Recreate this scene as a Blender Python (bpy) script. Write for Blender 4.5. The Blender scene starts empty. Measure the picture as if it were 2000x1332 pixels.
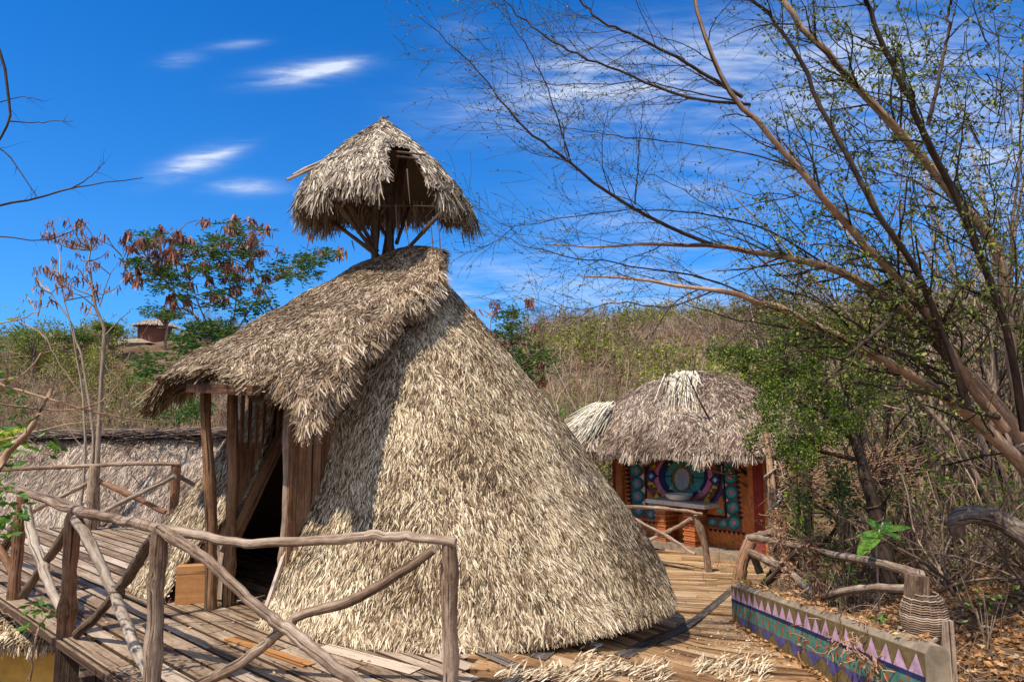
import bpy, math
import numpy as np
from mathutils import Vector, noise as mnoise
S = bpy.context.scene
COL = S.collection
R = math.radians
# ---------------------------------------------------------------- camera, sky, sun
F = 1333.0; EYE = 1.7; PITCH = math.atan(154/1333.0)
cd = bpy.data.cameras.new('camera'); cam = bpy.data.objects.new('camera', cd); COL.objects.link(cam)
cam.location = (0, 0, EYE); cam.rotation_euler = (math.pi/2+PITCH, 0, 0)
cd.sensor_width = 36; cd.lens = 36*F/2000; cd.clip_end = 2000; cd.clip_start = .05
S.camera = cam
S.render.resolution_x = 1024; S.render.resolution_y = 681
S.view_settings.view_transform = 'Standard'; S.view_settings.look = 'None'
S.view_settings.exposure = 0.25; S.view_settings.gamma = 1
SUN = Vector((-.50, -.52, 1.12)).normalized()          # towards the sun
sl = bpy.data.lights.new('sun', 'SUN'); sl.energy = 4.6; sl.angle = R(.5); sl.color = (1, .93, .82)
so = bpy.data.objects.new('sun', sl); COL.objects.link(so)
so.rotation_euler = (-SUN).to_track_quat('-Z', 'Y').to_euler(); so.location = (-6, -6, 14)
so['kind'] = 'structure'

def world():
    w = bpy.data.worlds.new('World'); S.world = w; w.use_nodes = True
    nt = w.node_tree; N = nt.nodes; L = nt.links; N.clear()
    def nd(t, **k):
        n = N.new(t)
        for a, b in k.items(): setattr(n, a, b)
        return n
    def M(op, a, b=None, c=None):
        n = nd('ShaderNodeMath', operation=op)
        for i, v in enumerate((a, b, c)):
            if v is None: continue
            if isinstance(v, (int, float)): n.inputs[i].default_value = v
            else: L.new(v, n.inputs[i])
        return n.outputs[0]
    sky = nd('ShaderNodeTexSky', sky_type='NISHITA', sun_disc=False)
    sky.sun_elevation = math.asin(SUN.z); sky.sun_rotation = math.atan2(SUN.x, SUN.y)
    sky.air_density = 1.0; sky.dust_density = .25; sky.ozone_density = 3.5
    tint = nd('ShaderNodeMix', data_type='RGBA', blend_type='MULTIPLY'); tint.inputs[0].default_value = 1
    L.new(sky.outputs[0], tint.inputs[6]); tint.inputs[7].default_value = SKYTINT
    hs = nd('ShaderNodeHueSaturation'); hs.inputs['Saturation'].default_value = 1.18
    L.new(tint.outputs[2], hs.inputs['Color'])
    tc = nd('ShaderNodeTexCoord'); sp = nd('ShaderNodeSeparateXYZ'); L.new(tc.outputs['Generated'], sp.inputs[0])
    ay = M('MAXIMUM', M('ABSOLUTE', sp.outputs[1]), .02)
    u = M('DIVIDE', sp.outputs[0], ay); v = M('DIVIDE', sp.outputs[2], ay)
    cb = nd('ShaderNodeCombineXYZ'); L.new(u, cb.inputs[0]); L.new(v, cb.inputs[1])
    def fbm(rot, sc, scale, det=6):
        mp = nd('ShaderNodeMapping'); mp.inputs['Rotation'].default_value = (0, 0, rot); mp.inputs['Scale'].default_value = sc
        L.new(cb.outputs[0], mp.inputs[0])
        n = nd('ShaderNodeTexNoise'); n.inputs['Scale'].default_value = scale; n.inputs['Detail'].default_value = det
        n.inputs['Roughness'].default_value = .55; n.inputs['Distortion'].default_value = .3
        L.new(mp.outputs[0], n.inputs['Vector']); return n.outputs[0]
    na = fbm(-.25, (1, 5.5, 1), 7.0, 8); nb = fbm(-.3, (1, 3, 1), 2.0, 5)
    tot = None
    # px, py, rx, ry, angle, strength : wisps of cirrus, placed by direction in the sky
    for px, py, rx, ry, an, st in [(600, 142, 110, 24, .14, 1.5), (660, 128, 60, 12, .2, .8), (375, 322, 90, 26, .32, 1.3), (430, 300, 70, 12, .35, .7), (485, 366, 80, 18, 0, .9),
            (350, 118, 50, 18, .2, .45), (460, 88, 60, 12, .1, .5), (1090, 180, 260, 90, .15, .75), (1330, 150, 330, 130, .1, .6),
            (950, 560, 200, 60, 0, .6), (1300, 420, 300, 130, .2, .45), (1720, 150, 300, 200, 0, 1.0), (1350, 590, 500, 80, 0, .7), (905, 60, 60, 30, 0, .3), (1950, 330, 200, 200, 0, .8)]:
        x = (px-1000)/F; y = (666-py)/F
        cy = math.cos(PITCH)-y*math.sin(PITCH); cz = math.sin(PITCH)+y*math.cos(PITCH)
        U, V = x/cy, cz/cy
        du = M('SUBTRACT', u, U); dv = M('SUBTRACT', v, V)
        c, s = math.cos(an), math.sin(an)
        a = M('MULTIPLY', M('ADD', M('MULTIPLY', du, c), M('MULTIPLY', dv, s)), F/rx)
        b = M('MULTIPLY', M('SUBTRACT', M('MULTIPLY', dv, c), M('MULTIPLY', du, s)), F/ry)
        q = M('ADD', M('MULTIPLY', a, a), M('MULTIPLY', b, b))
        g = M('MULTIPLY', M('EXPONENT', M('MULTIPLY', q, -1.6)), st)
        tot = g if tot is None else M('ADD', tot, g)
    den = M('MULTIPLY', tot, M('MULTIPLY', M('SUBTRACT', na, .30), 2.2))
    nc = fbm(-.35, (1, 7, 1), 16.0, 8)
    den = M('MULTIPLY', den, M('ADD', nb, .35))
    den = M('MULTIPLY', den, M('ADD', M('MULTIPLY', M('SUBTRACT', nc, .5), 2.6), .95))
    back = M('MULTIPLY', M('LESS_THAN', sp.outputs[1], -.05), M('ADD', nb, .18))  # unseen white cloud added behind the camera as neutral fill light
    den = nd('ShaderNodeClamp').inputs[0].node if False else M('MINIMUM', M('MAXIMUM', M('ADD', den, back), 0), .82)
    mx = nd('ShaderNodeMix', data_type='RGBA'); L.new(den, mx.inputs[0]); L.new(hs.outputs[0], mx.inputs[6])
    mx.inputs[7].default_value = CLOUD
    hz = M('MULTIPLY', M('EXPONENT', M('MULTIPLY', M('MAXIMUM', sp.outputs[2], 0), -5.6)), .68)
    m2 = nd('ShaderNodeMix', data_type='RGBA'); L.new(hz, m2.inputs[0]); L.new(mx.outputs[2], m2.inputs[6]); m2.inputs[7].default_value = (2.4, 4.4, 7.2, 1); mx = m2
    bg = nd('ShaderNodeBackground'); bg.inputs[1].default_value = .11
    L.new(mx.outputs[2], bg.inputs[0])
    out = nd('ShaderNodeOutputWorld'); L.new(bg.outputs[0], out.inputs[0])
SKYTINT = (.22, .80, 1.45, 1); CLOUD = (7.0, 7.5, 8.4, 1)
world()

# ---------------------------------------------------------------- helpers
rng = np.random.default_rng(7)
def P(px, py, Y):
    x = (px-1000)/F; y = (666-py)/F
    cy = math.cos(PITCH)-y*math.sin(PITCH); cz = math.sin(PITCH)+y*math.cos(PITCH)
    return np.array([x/cy*Y, Y, EYE+cz/cy*Y])
def PG(px, py, z):                       # the point at height z seen at a pixel
    d = P(px, py, 1.0)-np.array([0, 0, EYE]); k = (z-EYE)/d[2]
    return np.array([d[0]*k, k, z])
def sst(a, b, x):
    t = np.clip((np.asarray(x, float)-a)/(b-a), 0, 1); return t*t*(3-2*t)
def nrm(v): return v/np.maximum(np.linalg.norm(v, axis=-1, keepdims=True), 1e-9)

class G:
    def __init__(s): s.v = []; s.f = []; s.n = 0
    def add(s, v, f, tint=.5, gc=None, mat=0, smooth=False):
        v = np.asarray(v, float).reshape(-1, 3); f = np.asarray(f, int)
        m = len(f)
        s.v.append((v, v if gc is None else np.asarray(gc, float).reshape(-1, 3)))
        s.f.append((f+s.n, np.broadcast_to(np.asarray(tint, float), (m,)), np.full(m, mat), smooth)); s.n += len(v)
    def build(s, name, mats, parent=None, loc=(0, 0, 0)):
        me = bpy.data.meshes.new(name)
        base = np.array(WLOC[parent] if parent is not None else loc, float)
        V = np.concatenate([a for a, _ in s.v]) - base; GC = np.concatenate([b for _, b in s.v])
        me.vertices.add(len(V)); me.vertices.foreach_set('co', V.ravel())
        sizes = np.concatenate([np.full(len(f), f.shape[1]) for f, *_ in s.f])
        loops = np.concatenate([f.ravel() for f, *_ in s.f])
        me.loops.add(len(loops)); me.loops.foreach_set('vertex_index', loops)
        me.polygons.add(len(sizes)); st = np.concatenate([[0], np.cumsum(sizes)[:-1]])
        me.polygons.foreach_set('loop_start', st)
        me.polygons.foreach_set('material_index', np.concatenate([m for _, _, m, _ in s.f]))
        me.polygons.foreach_set('use_smooth', np.concatenate([np.full(len(f), sm) for f, _, _, sm in s.f]))
        at = me.attributes.new('tint', 'FLOAT', 'FACE'); at.data.foreach_set('value', np.concatenate([t for _, t, _, _ in s.f]))
        ag = me.attributes.new('grain', 'FLOAT_VECTOR', 'POINT'); ag.data.foreach_set('vector', GC.ravel())
        me.update(calc_edges=True)
        for m in (mats if isinstance(mats, (list, tuple)) else [mats]): me.materials.append(m)
        o = bpy.data.objects.new(name, me); COL.objects.link(o)
        if parent is not None: o.parent = parent; WLOC[o] = WLOC[parent]
        else: o.location = loc; WLOC[o] = tuple(loc)
        return o
class WD(dict):
    def __getitem__(s, k): return dict.__getitem__(s, k.name)
    def __setitem__(s, k, v): dict.__setitem__(s, k.name, v)
WLOC = WD()
def tag(o, label=None, cat=None, group=None, kind=None):
    if label: o['label'] = label
    if cat: o['category'] = cat
    if group: o['group'] = group
    if kind: o['kind'] = kind
    return o
def thing(name, label, cat, loc, group=None):
    o = bpy.data.objects.new(name, None); COL.objects.link(o); o.location = tuple(loc); o.empty_display_size = .2
    WLOC[o] = tuple(loc); return tag(o, label, cat, group)
def copy_thing(root, loc, rz, sc, label, group):
    r = root.copy(); COL.objects.link(r); r.location = loc; r.rotation_euler = (0, 0, rz); r.scale = (sc, sc, sc)
    r['label'] = label; r['group'] = group
    for c in root.children:
        d = c.copy(); COL.objects.link(d); d.parent = r
    return r

QB = np.array([[0, 3, 2, 1], [4, 5, 6, 7], [0, 1, 5, 4], [1, 2, 6, 5], [2, 3, 7, 6], [3, 0, 4, 7]])
def prism(g, quad_lo, quad_hi, tint=.5, gc=None, mat=0):
    g.add(np.vstack([quad_lo, quad_hi]), QB, tint, gc, mat)
def beam(g, a, b, w, h, up=(0, 0, 1), tint=None, mat=0, off=None):    # a board from a to b
    a = np.array(a, float); b = np.array(b, float); d = nrm(b-a); up = np.array(up, float)
    s = nrm(np.cross(d, up)); u = np.cross(s, d); L = np.linalg.norm(b-a)
    v = []; q = []
    o = rng.uniform(-50, 50, 3) if off is None else off
    for e, z in ((a, 0), (b, L)):
        for x, y in ((-1, -1), (1, -1), (1, 1), (-1, 1)):
            v.append(e+s*x*w/2+u*y*h/2); q.append(o+np.array([x*w/2, y*h/2, z]))
    g.add(v, QB, rng.uniform(.3, .8) if tint is None else tint, q, mat)
def spline(pts, n):
    pts = np.array(pts, float); k = len(pts)
    if k == 2: return pts[0]+(pts[1]-pts[0])*np.linspace(0, 1, n)[:, None]
    e = np.vstack([2*pts[0]-pts[1], pts, 2*pts[-1]-pts[-2]])
    t = np.linspace(0, k-1-1e-6, n); i = t.astype(int); f = (t-i)[:, None]
    a, b, c, d = e[i], e[i+1], e[i+2], e[i+3]
    return .5*((2*b)+(c-a)*f+(2*a-5*b+4*c-d)*f*f+(3*b-a-3*c+d)*f**3)
def tubes(g, Pp, Rr, sides=3, tint=.5, mat=0, cap=False, smooth=True):
    Pp = np.asarray(Pp, float); Rr = np.asarray(Rr, float); n, K, _ = Pp.shape
    T = np.gradient(Pp, axis=1); T = nrm(T)
    ref = np.where(np.abs(T[:, :, 2:3]) > .9, np.array([1., 0, 0]), np.array([0, 0, 1.]))
    if cap:
        ref = np.broadcast_to(ref[:, :1], T.shape)
    A = nrm(np.cross(T, ref)); B = np.cross(T, A)
    th = np.arange(sides)*2*math.pi/sides
    V = Pp[:, :, None]+Rr[:, :, None, None]*(np.cos(th)[None, None, :, None]*A[:, :, None]+np.sin(th)[None, None, :, None]*B[:, :, None])
    al = np.concatenate([np.zeros((n, 1)), np.cumsum(np.linalg.norm(np.diff(Pp, axis=1), axis=2), axis=1)], 1)
    o = rng.uniform(-50, 50, (n, 1, 1, 3))
    GC = np.stack(np.broadcast_arrays(np.cos(th)[None, None]*Rr[:, :, None], np.sin(th)[None, None]*Rr[:, :, None], al[:, :, None]), -1)+o
    idx = np.arange(n*K*sides).reshape(n, K, sides)
    a = idx[:, :-1]; b = idx[:, 1:]
    Fq = np.stack([a, np.roll(a, -1, 2), np.roll(b, -1, 2), b], -1).reshape(-1, 4)
    tt = np.repeat(np.broadcast_to(np.asarray(tint, float), (n,)), (K-1)*sides)
    g.add(V, Fq, tt, GC, mat, smooth)
    if cap:
        for k, fl in ((0, 1), (K-1, -1)):
            for i in range(n):
                c = V[i, k]; m = c.mean(0)
                vv = np.vstack([c, m]); ff = [[j, (j+1) % sides, sides][::fl] for j in range(sides)]
                g.add(vv, ff, .9, None, mat)
def rough_pole(g, pts, r0, r1, n=14, sides=10, wob=.008, tint=None, mat=0):
    p = spline(pts, n); p = p+rng.normal(0, wob*.5, p.shape)*np.linspace(.6, 1, n)[:, None]
    k = rng.uniform(0, 6)
    m = n*2; p = spline(p, m); q = np.linspace(0, 1, m)
    r = np.linspace(r0, r1, m)*(1+.07*np.sin(np.linspace(0, 9, m)+k)+rng.normal(0, .03, m))
    for _ in range(3): r = r*(1+rng.uniform(.08, .22)*np.exp(-((q-rng.random())/(.9/m))**2))
    tubes(g, p[None], r[None], sides, rng.uniform(.3, .7) if tint is None else tint, mat, cap=True)
def leaves(g, pos, size, tint, hang=0., mat=0, aspect=.5, flat=0., dirs=None):
    n = len(pos)
    d = rng.normal(0, 1, (n, 3)) if dirs is None else dirs+rng.normal(0, .35, (n, 3)); d[:, 2] = d[:, 2]*(1-flat)-hang; d = nrm(d)
    w = rng.normal(0, 1, (n, 3)); w[:, 2] *= (1-flat*.7); w = nrm(np.cross(d, w)); nn = np.cross(d, w)
    s = np.broadcast_to(np.asarray(size, float), (n,))[:, None]*rng.uniform(.6, 1.25, (n, 1))
    a = pos; b = pos+d*s*.45+w*s*aspect/2+nn*s*.08; c = pos+d*s; e = pos+d*s*.45-w*s*aspect/2+nn*s*.08
    V = np.stack([a, b, c, e], 1).reshape(-1, 3)
    g.add(V, np.arange(4*n).reshape(n, 4), tint, None, mat)
def blades(g, p, d, nn, L, W, tint, bend=.15, mat=0):                 # strips of palm leaf
    n = len(p); L = np.broadcast_to(L, (n,))[:, None]; W = np.broadcast_to(W, (n,))[:, None]
    s = nrm(np.cross(nn, d)); b = rng.normal(0, bend, (n, 1)); tw = rng.normal(0, .45, (n, 1))
    s2 = nrm(s+nn*tw)
    m = p+d*L*.5+nn*L*.035+s*b*L*.25; t = p+d*L+nn*L*.02*rng.normal(0, 1, (n, 1))+s*b*L*.8
    gz = np.zeros((n, 6, 3)); o = rng.uniform(-50, 50, (n, 3))
    V = np.stack([p-s*W*.5, p+s*W*.5, m+s2*W*.5, m-s2*W*.5, t+s2*W*.18, t-s2*W*.18], 1)
    q = np.array([[-.5, 0], [.5, 0], [.5, .5], [-.5, .5], [.2, 1], [-.2, 1]])
    gz = o[:, None, :]+np.stack(np.broadcast_arrays(q[None, :, 0]*W, 0*W, q[None, :, 1]*L), -1)
    base = (np.arange(n)*6)[:, None]
    Fq = np.concatenate([base+[0, 1, 2, 3], base+[3, 2, 4, 5]]); tt = np.broadcast_to(tint, (n,))
    g.add(V.reshape(-1, 3), Fq, np.concatenate([tt, tt]), gz.reshape(-1, 3), mat)
def surf_frame(fn, u, v, e=1e-3):
    p = fn(u, v); pu = (fn(u+e, v)-p)/e; pv = (fn(u, v+e)-p)/e
    n = np.cross(pu, pv); a = np.linalg.norm(n, axis=1); n = nrm(n); n = n*np.sign(n[:, 2:3]+1e-6)
    return p, n, a, nrm(pv)
def thatch(g, fn, N, L, W, keep=None, jit=.3, grav=.7, lift=.05, t0=.0, t1=1., vr=(0, 1), ur=(0, 1), outn=None, clump=.35, bend=.15, off=.0):
    M = int(N*3.2)
    u = rng.uniform(*ur, M); v = rng.uniform(*vr, M)
    p, n, a, pv = surf_frame(fn, u, v)
    if outn is not None: n = n*np.sign((n*outn(p)).sum(1))[:, None]
    k = rng.uniform(0, np.percentile(a, 99.), M) < a
    if keep is not None: k &= keep(p)
    idx = np.where(k)[0][:N]; p, n, pv = p[idx], n[idx], pv[idx]
    gr = np.array([0, 0, -1.])-n*(-n[:, 2:3]); gr = nrm(gr)
    d = nrm(gr*grav+pv*(1-grav)); s = np.cross(n, d)
    # clumps: neighbouring leaf strips lean the same way
    ph = np.array([mnoise.noise(Vector(q*5.5)) for q in p])
    ph2 = np.array([mnoise.noise(Vector(q*1.3+np.array([9, 3, 1.]))) for q in p])
    ang = rng.normal(0, jit, len(p))+clump*2.2*ph+clump*ph2
    d = nrm(d*np.cos(ang)[:, None]+s*np.sin(ang)[:, None]+n*rng.normal(lift, .06, len(p))[:, None])
    Ls = L*rng.uniform(.55, 1.35, len(p)); Ws = W*rng.uniform(.5, 1.6, len(p))
    tint = np.clip(t0+(t1-t0)*(rng.beta(1.1, 1.1, len(p))+.30*ph2+.14*ph), 0, 1)
    blades(g, p+n*(rng.uniform(-.005, .02, len(p))+off)[:, None]-d*(Ls*.5)[:, None], d, n, Ls, Ws, tint, bend)
def grid_surf(g, fn, nu, nv, keep=None, tint=.25, inset=0., ur=(0, 1), vr=(0, 1), outn=None, thick=0.):
    U, V = np.meshgrid(np.linspace(*ur, nu), np.linspace(*vr, nv), indexing='ij')
    p, n, _, _ = surf_frame(fn, np.clip(U.ravel(), 0, 1), V.ravel())
    if outn is not None: n = n*np.sign((n*outn(p)).sum(1))[:, None]
    p = p-n*inset; idx = np.arange(nu*nv).reshape(nu, nv)
    f = np.stack([idx[:-1, :-1], idx[1:, :-1], idx[1:, 1:], idx[:-1, 1:]], -1).reshape(-1, 4)
    if keep is not None: f = f[keep(p[f].mean(1))]
    g.add(p, f, tint, None, 0, True)
    if thick: g.add(p-n*thick, f[:, ::-1], tint, None, 0, True)

# ---------------------------------------------------------------- materials
def mat(name, rough=.8, spec=.2):
    m = bpy.data.materials.new(name); m.use_nodes = True; nt = m.node_tree
    b = nt.nodes['Principled BSDF']; b.inputs['Roughness'].default_value = rough; b.inputs['Specular IOR Level'].default_value = spec
    return m, nt, b
def ramp(nt, stops, fac):
    r = nt.nodes.new('ShaderNodeValToRGB'); e = r.color_ramp.elements
    while len(e) < len(stops): e.new(.5)
    for x, (p, c) in zip(e, stops): x.position = p; x.color = (*c, 1)
    nt.links.new(fac, r.inputs[0]); return r.outputs[0]
def attr(nt, n, out=2):
    a = nt.nodes.new('ShaderNodeAttribute'); a.attribute_name = n; return a.outputs[out]
def noise(nt, vec, scale, det=4, msc=None, rough=.55):
    if msc:
        mp = nt.nodes.new('ShaderNodeMapping'); mp.inputs['Scale'].default_value = msc; nt.links.new(vec, mp.inputs[0]); vec = mp.outputs[0]
    n = nt.nodes.new('ShaderNodeTexNoise'); n.inputs['Scale'].default_value = scale; n.inputs['Detail'].default_value = det
    n.inputs['Roughness'].default_value = rough
    nt.links.new(vec, n.inputs['Vector']); return n.outputs[0]
def math_(nt, op, a, b):
    n = nt.nodes.new('ShaderNodeMath'); n.operation = op
    for i, v in enumerate((a, b)):
        if isinstance(v, (int, float)): n.inputs[i].default_value = v
        else: nt.links.new(v, n.inputs[i])
    return n.outputs[0]
def bump(nt, b, h, st=.4, dist=.01):
    n = nt.nodes.new('ShaderNodeBump'); n.inputs['Strength'].default_value = st; n.inputs['Distance'].default_value = dist
    nt.links.new(h, n.inputs['Height']); nt.links.new(n.outputs[0], b.inputs['Normal'])
def thatch_mat(name, stops):
    m, nt, b = mat(name, .75, .25)
    gcv = attr(nt, 'grain', 1)
    n = noise(nt, gcv, 1, 3, (160, 160, 9))
    f = math_(nt, 'ADD', attr(nt, 'tint'), math_(nt, 'MULTIPLY', math_(nt, 'SUBTRACT', n, .5), .55))
    nt.links.new(ramp(nt, stops, f), b.inputs['Base Color'])
    return m
TH_CONE = thatch_mat('palm_thatch_pale', [(0, (.06, .034, .017)), (.25, (.20, .125, .066)), (.52, (.47, .345, .205)), (1, (.84, .71, .50))])
TH_HOOD = thatch_mat('palm_thatch_weathered', [(0, (.05, .028, .014)), (.3, (.17, .105, .058)), (.65, (.36, .25, .155)), (1, (.66, .53, .37))])
TH_GREY = thatch_mat('palm_thatch_grey', [(0, (.06, .04, .024)), (.3, (.20, .145, .10)), (.6, (.40, .315, .225)), (1, (.74, .65, .51))])
TH_ROSE = thatch_mat('palm_thatch_rosy', [(0, (.06, .033, .022)), (.3, (.18, .115, .08)), (.6, (.36, .26, .19)), (1, (.70, .59, .46))])
TH_DARK = thatch_mat('old_dark_thatch', [(0, (.05, .03, .02)), (.5, (.13, .085, .06)), (1, (.28, .2, .15))])
TH_WHITE = thatch_mat('bleached_palm_leaf', [(0, (.25, .18, .11)), (.5, (.58, .50, .36)), (1, (.82, .76, .64))])
def wood(name, stops, sc=(55, 55, 2.2), rough=.8, bst=.9, mott=0):
    m, nt, b = mat(name, rough, .2)
    gcv = attr(nt, 'grain', 1)
    n = noise(nt, gcv, 1, 6, sc, .65); n2 = noise(nt, gcv, 1, 3, (5, 5, 1.5))
    crack = noise(nt, gcv, 1, 2, (sc[0]*1.1, sc[1]*1.1, .8), .4)
    n3 = noise(nt, gcv, 1, 5, (28, 28, 14), .7)
    f = math_(nt, 'ADD', math_(nt, 'ADD', math_(nt, 'MULTIPLY', n, 1.15), math_(nt, 'MULTIPLY', n2, .95)), math_(nt, 'MULTIPLY', n3, .7))
    f = math_(nt, 'ADD', f, math_(nt, 'MULTIPLY', math_(nt, 'SUBTRACT', attr(nt, 'tint'), .5), .6))
    f = math_(nt, 'SUBTRACT', f, .88)
    c = ramp(nt, stops, f)
    ck = ramp(nt, [(.33, (.10, .08, .07)), (.40, (1, 1, 1))], crack)
    mx = nt.nodes.new('ShaderNodeMix'); mx.data_type = 'RGBA'; mx.blend_type = 'MULTIPLY'; mx.inputs[0].default_value = .85
    nt.links.new(c, mx.inputs[6]); nt.links.new(ck, mx.inputs[7]); nt.links.new(mx.outputs[2], b.inputs['Base Color'])
    bump(nt, b, math_(nt, 'ADD', math_(nt, 'ADD', n, n3), math_(nt, 'MULTIPLY', crack, .8)), bst, .008)
    return m
W_RAIL = wood('weathered_pole', [(.15, (.06, .032, .018)), (.45, (.22, .14, .09)), (.7, (.40, .29, .205)), (1, (.60, .48, .37))])
W_PALE = wood('barkless_pale_pole', [(.2, (.17, .12, .085)), (.45, (.36, .28, .21)), (.8, (.56, .46, .36))], (40, 40, 2))
W_DARK = wood('dark_pole', [(.2, (.05, .03, .02)), (.5, (.13, .085, .055)), (.8, (.24, .17, .12))])
W_RED = wood('red_brown_pole', [(.2, (.10, .045, .022)), (.5, (.25, .125, .065)), (.8, (.38, .22, .13))])
W_JAMB = wood('door_frame_wood', [(.2, (.08, .035, .018)), (.5, (.22, .11, .055)), (.8, (.38, .22, .12))], (40, 40, 1.5))
W_BOX = wood('varnished_board', [(.2, (.26, .10, .03)), (.5, (.42, .18, .06)), (.9, (.55, .28, .11))], (22, 22, 1.6), .5, .2)
W_DECK = wood('grey_brown_deck_plank', [(.15, (.09, .052, .03)), (.4, (.25, .165, .10)), (.65, (.38, .275, .185)), (1, (.58, .46, .34))], (32, 32, 1.2), .75)
W_RAMP = wood('tan_ramp_plank', [(-.0, (.10, .05, .02)), (.4, (.33, .18, .078)), (.65, (.46, .285, .14)), (1.0, (.56, .42, .26))], (7, 7, 2.2), .75)
W_STRIP = wood('charred_strip', [(.2, (.035, .025, .02)), (.6, (.13, .10, .08)), (1, (.25, .2, .16))], (50, 50, 4))
BARK_T = wood('tan_bark', [(.1, (.14, .07, .04)), (.45, (.34, .20, .12)), (.85, (.56, .38, .24))], (22, 22, 5), .8, .3)
BARK_D = wood('dark_twig', [(.2, (.035, .022, .016)), (.6, (.085, .056, .04)), (1, (.16, .11, .08))], (22, 22, 6), .8, .2)
BARK_G = wood('grey_bark', [(.2, (.12, .075, .05)), (.5, (.27, .185, .13)), (.9, (.44, .34, .26))], (25, 25, 6), .8, .2)
BARK_LOG = wood('furrowed_log_bark', [(.2, (.05, .03, .02)), (.5, (.20, .14, .10)), (.9, (.44, .35, .27))], (45, 45, 8), .9, 1.0)
def leafm(name, stops, rough=.45, trans=.35):
    m, nt, b = mat(name, rough, .35)
    c = ramp(nt, stops, attr(nt, 'tint')); nt.links.new(c, b.inputs['Base Color'])
    t = nt.nodes.new('ShaderNodeBsdfTranslucent'); nt.links.new(c, t.inputs[0])
    mx = nt.nodes.new('ShaderNodeMixShader'); mx.inputs[0].default_value = trans
    nt.links.new(b.outputs[0], mx.inputs[1]); nt.links.new(t.outputs[0], mx.inputs[2])
    nt.links.new(mx.outputs[0], nt.nodes['Material Output'].inputs[0]); return m
LF_SMALL = leafm('small_olive_leaf', [(0, (.035, .055, .01)), (.5, (.13, .18, .025)), (1, (.42, .44, .06))])
LF_GREEN = leafm('green_leaf', [(0, (.02, .045, .008)), (.5, (.09, .15, .018)), (1, (.34, .40, .04))])
LF_BRIGHT = leafm('bright_leaf', [(0, (.06, .14, .02)), (.5, (.13, .27, .03)), (1, (.34, .45, .06))])
LF_FERN = leafm('feathery_leaf', [(0, (.02, .06, .012)), (.5, (.06, .14, .02)), (1, (.17, .26, .04))])
LF_POD = leafm('dry_seed_pod', [(0, (.08, .025, .015)), (.5, (.28, .10, .06)), (1, (.52, .25, .15))], .6, .15)
LF_DRY = leafm('dry_leaf', [(0, (.13, .06, .022)), (.4, (.36, .17, .06)), (.75, (.58, .32, .13)), (1, (.75, .55, .32))], .7, .15)
LF_SCRUB = leafm('scrub_leaf', [(0, (.05, .06, .015)), (.45, (.20, .22, .03)), (.8, (.44, .47, .05)), (1, (.60, .64, .07))], .6, .3)
TW_SCRUB = leafm('scrub_twig', [(0, (.09, .052, .034)), (.5, (.26, .165, .105)), (1, (.50, .37, .26))], .8, .0)
FIBRE = leafm('dry_vine_fibre', [(0, (.16, .065, .03)), (.5, (.36, .18, .09)), (1, (.55, .36, .22))], .8, .1)
def paint(name, c, v=.18, rough=.7, sc=14):
    m, nt, b = mat(name, rough, .25)
    g = nt.nodes.new('ShaderNodeTexCoord').outputs['Object']
    n = noise(nt, g, sc, 8, None, .7); n2 = noise(nt, g, sc*.25, 3)
    f = math_(nt, 'ADD', math_(nt, 'MULTIPLY', n, .65), math_(nt, 'MULTIPLY', n2, .35))
    c = np.array(c); nt.links.new(ramp(nt, [(.3, tuple(c*(1-v*1.6))), (.55, tuple(c)), (.75, tuple(np.minimum(c*(1+v)+.02*v, 1)))], f), b.inputs['Base Color'])
    bump(nt, b, f, .25, .004); return m
PT = {k: paint('paint_'+k, c, .38) for k, c in dict(orange=(.52, .17, .045), red=(.28, .035, .025), black=(.018, .014, .014), teal=(.07, .30, .30), dteal=(.02, .13, .13),
      pink=(.68, .20, .30), white=(.72, .66, .60), navy=(.015, .03, .11), blue=(.04, .14, .42), cyan=(.10, .42, .40), yellow=(.62, .52, .05),
      purple=(.13, .05, .14), gold=(.20, .15, .03), maroon=(.26, .06, .04), lilac=(.60, .38, .52), olive=(.17, .12, .05), indigo=(.09, .08, .24), wteal=(.08, .22, .18), worange=(.42, .10, .03)).items()}
CONC = paint('rough_concrete', (.29, .22, .15), .4, .9, 9)
STONE = paint('pale_slab', (.68, .62, .52), .2, .8, 12)
ENAMEL, _, _b = mat('white_enamel', .25, .5); _b.inputs['Base Color'].default_value = (.78, .78, .76, 1)
MIRROR = paint('pebbled_silver', (.42, .42, .45), .35, .35, 30)
BRICK, nt, b = mat('orange_brick', .85)
c = ramp(nt, [(.3, (.30, .08, .03)), (.6, (.50, .16, .05)), (.8, (.58, .24, .10))], math_(nt, 'ADD', math_(nt, 'MULTIPLY', attr(nt, 'tint'), .5), math_(nt, 'MULTIPLY', noise(nt, nt.nodes.new('ShaderNodeTexCoord').outputs['Object'], 25), .5)))
nt.links.new(c, b.inputs['Base Color'])
OCHRE = paint('ochre_plaster', (.75, .43, .09), .35, .85, 5)
REDWALL = paint('red_plaster', (.22, .08, .05), .3)
GROUND, nt, b = mat('dry_forest_floor', .95, .1)
tc = nt.nodes.new('ShaderNodeTexCoord').outputs['Object']
f = math_(nt, 'ADD', math_(nt, 'MULTIPLY', noise(nt, tc, .5, 6), .5), math_(nt, 'MULTIPLY', noise(nt, tc, 11, 6, None, .7), .5))
nt.links.new(ramp(nt, [(.3, (.05, .03, .018)), (.5, (.17, .105, .06)), (.62, (.26, .165, .09)), (.75, (.20, .18, .06))], f), b.inputs['Base Color'])
bump(nt, b, f, .8, .06)

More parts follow.
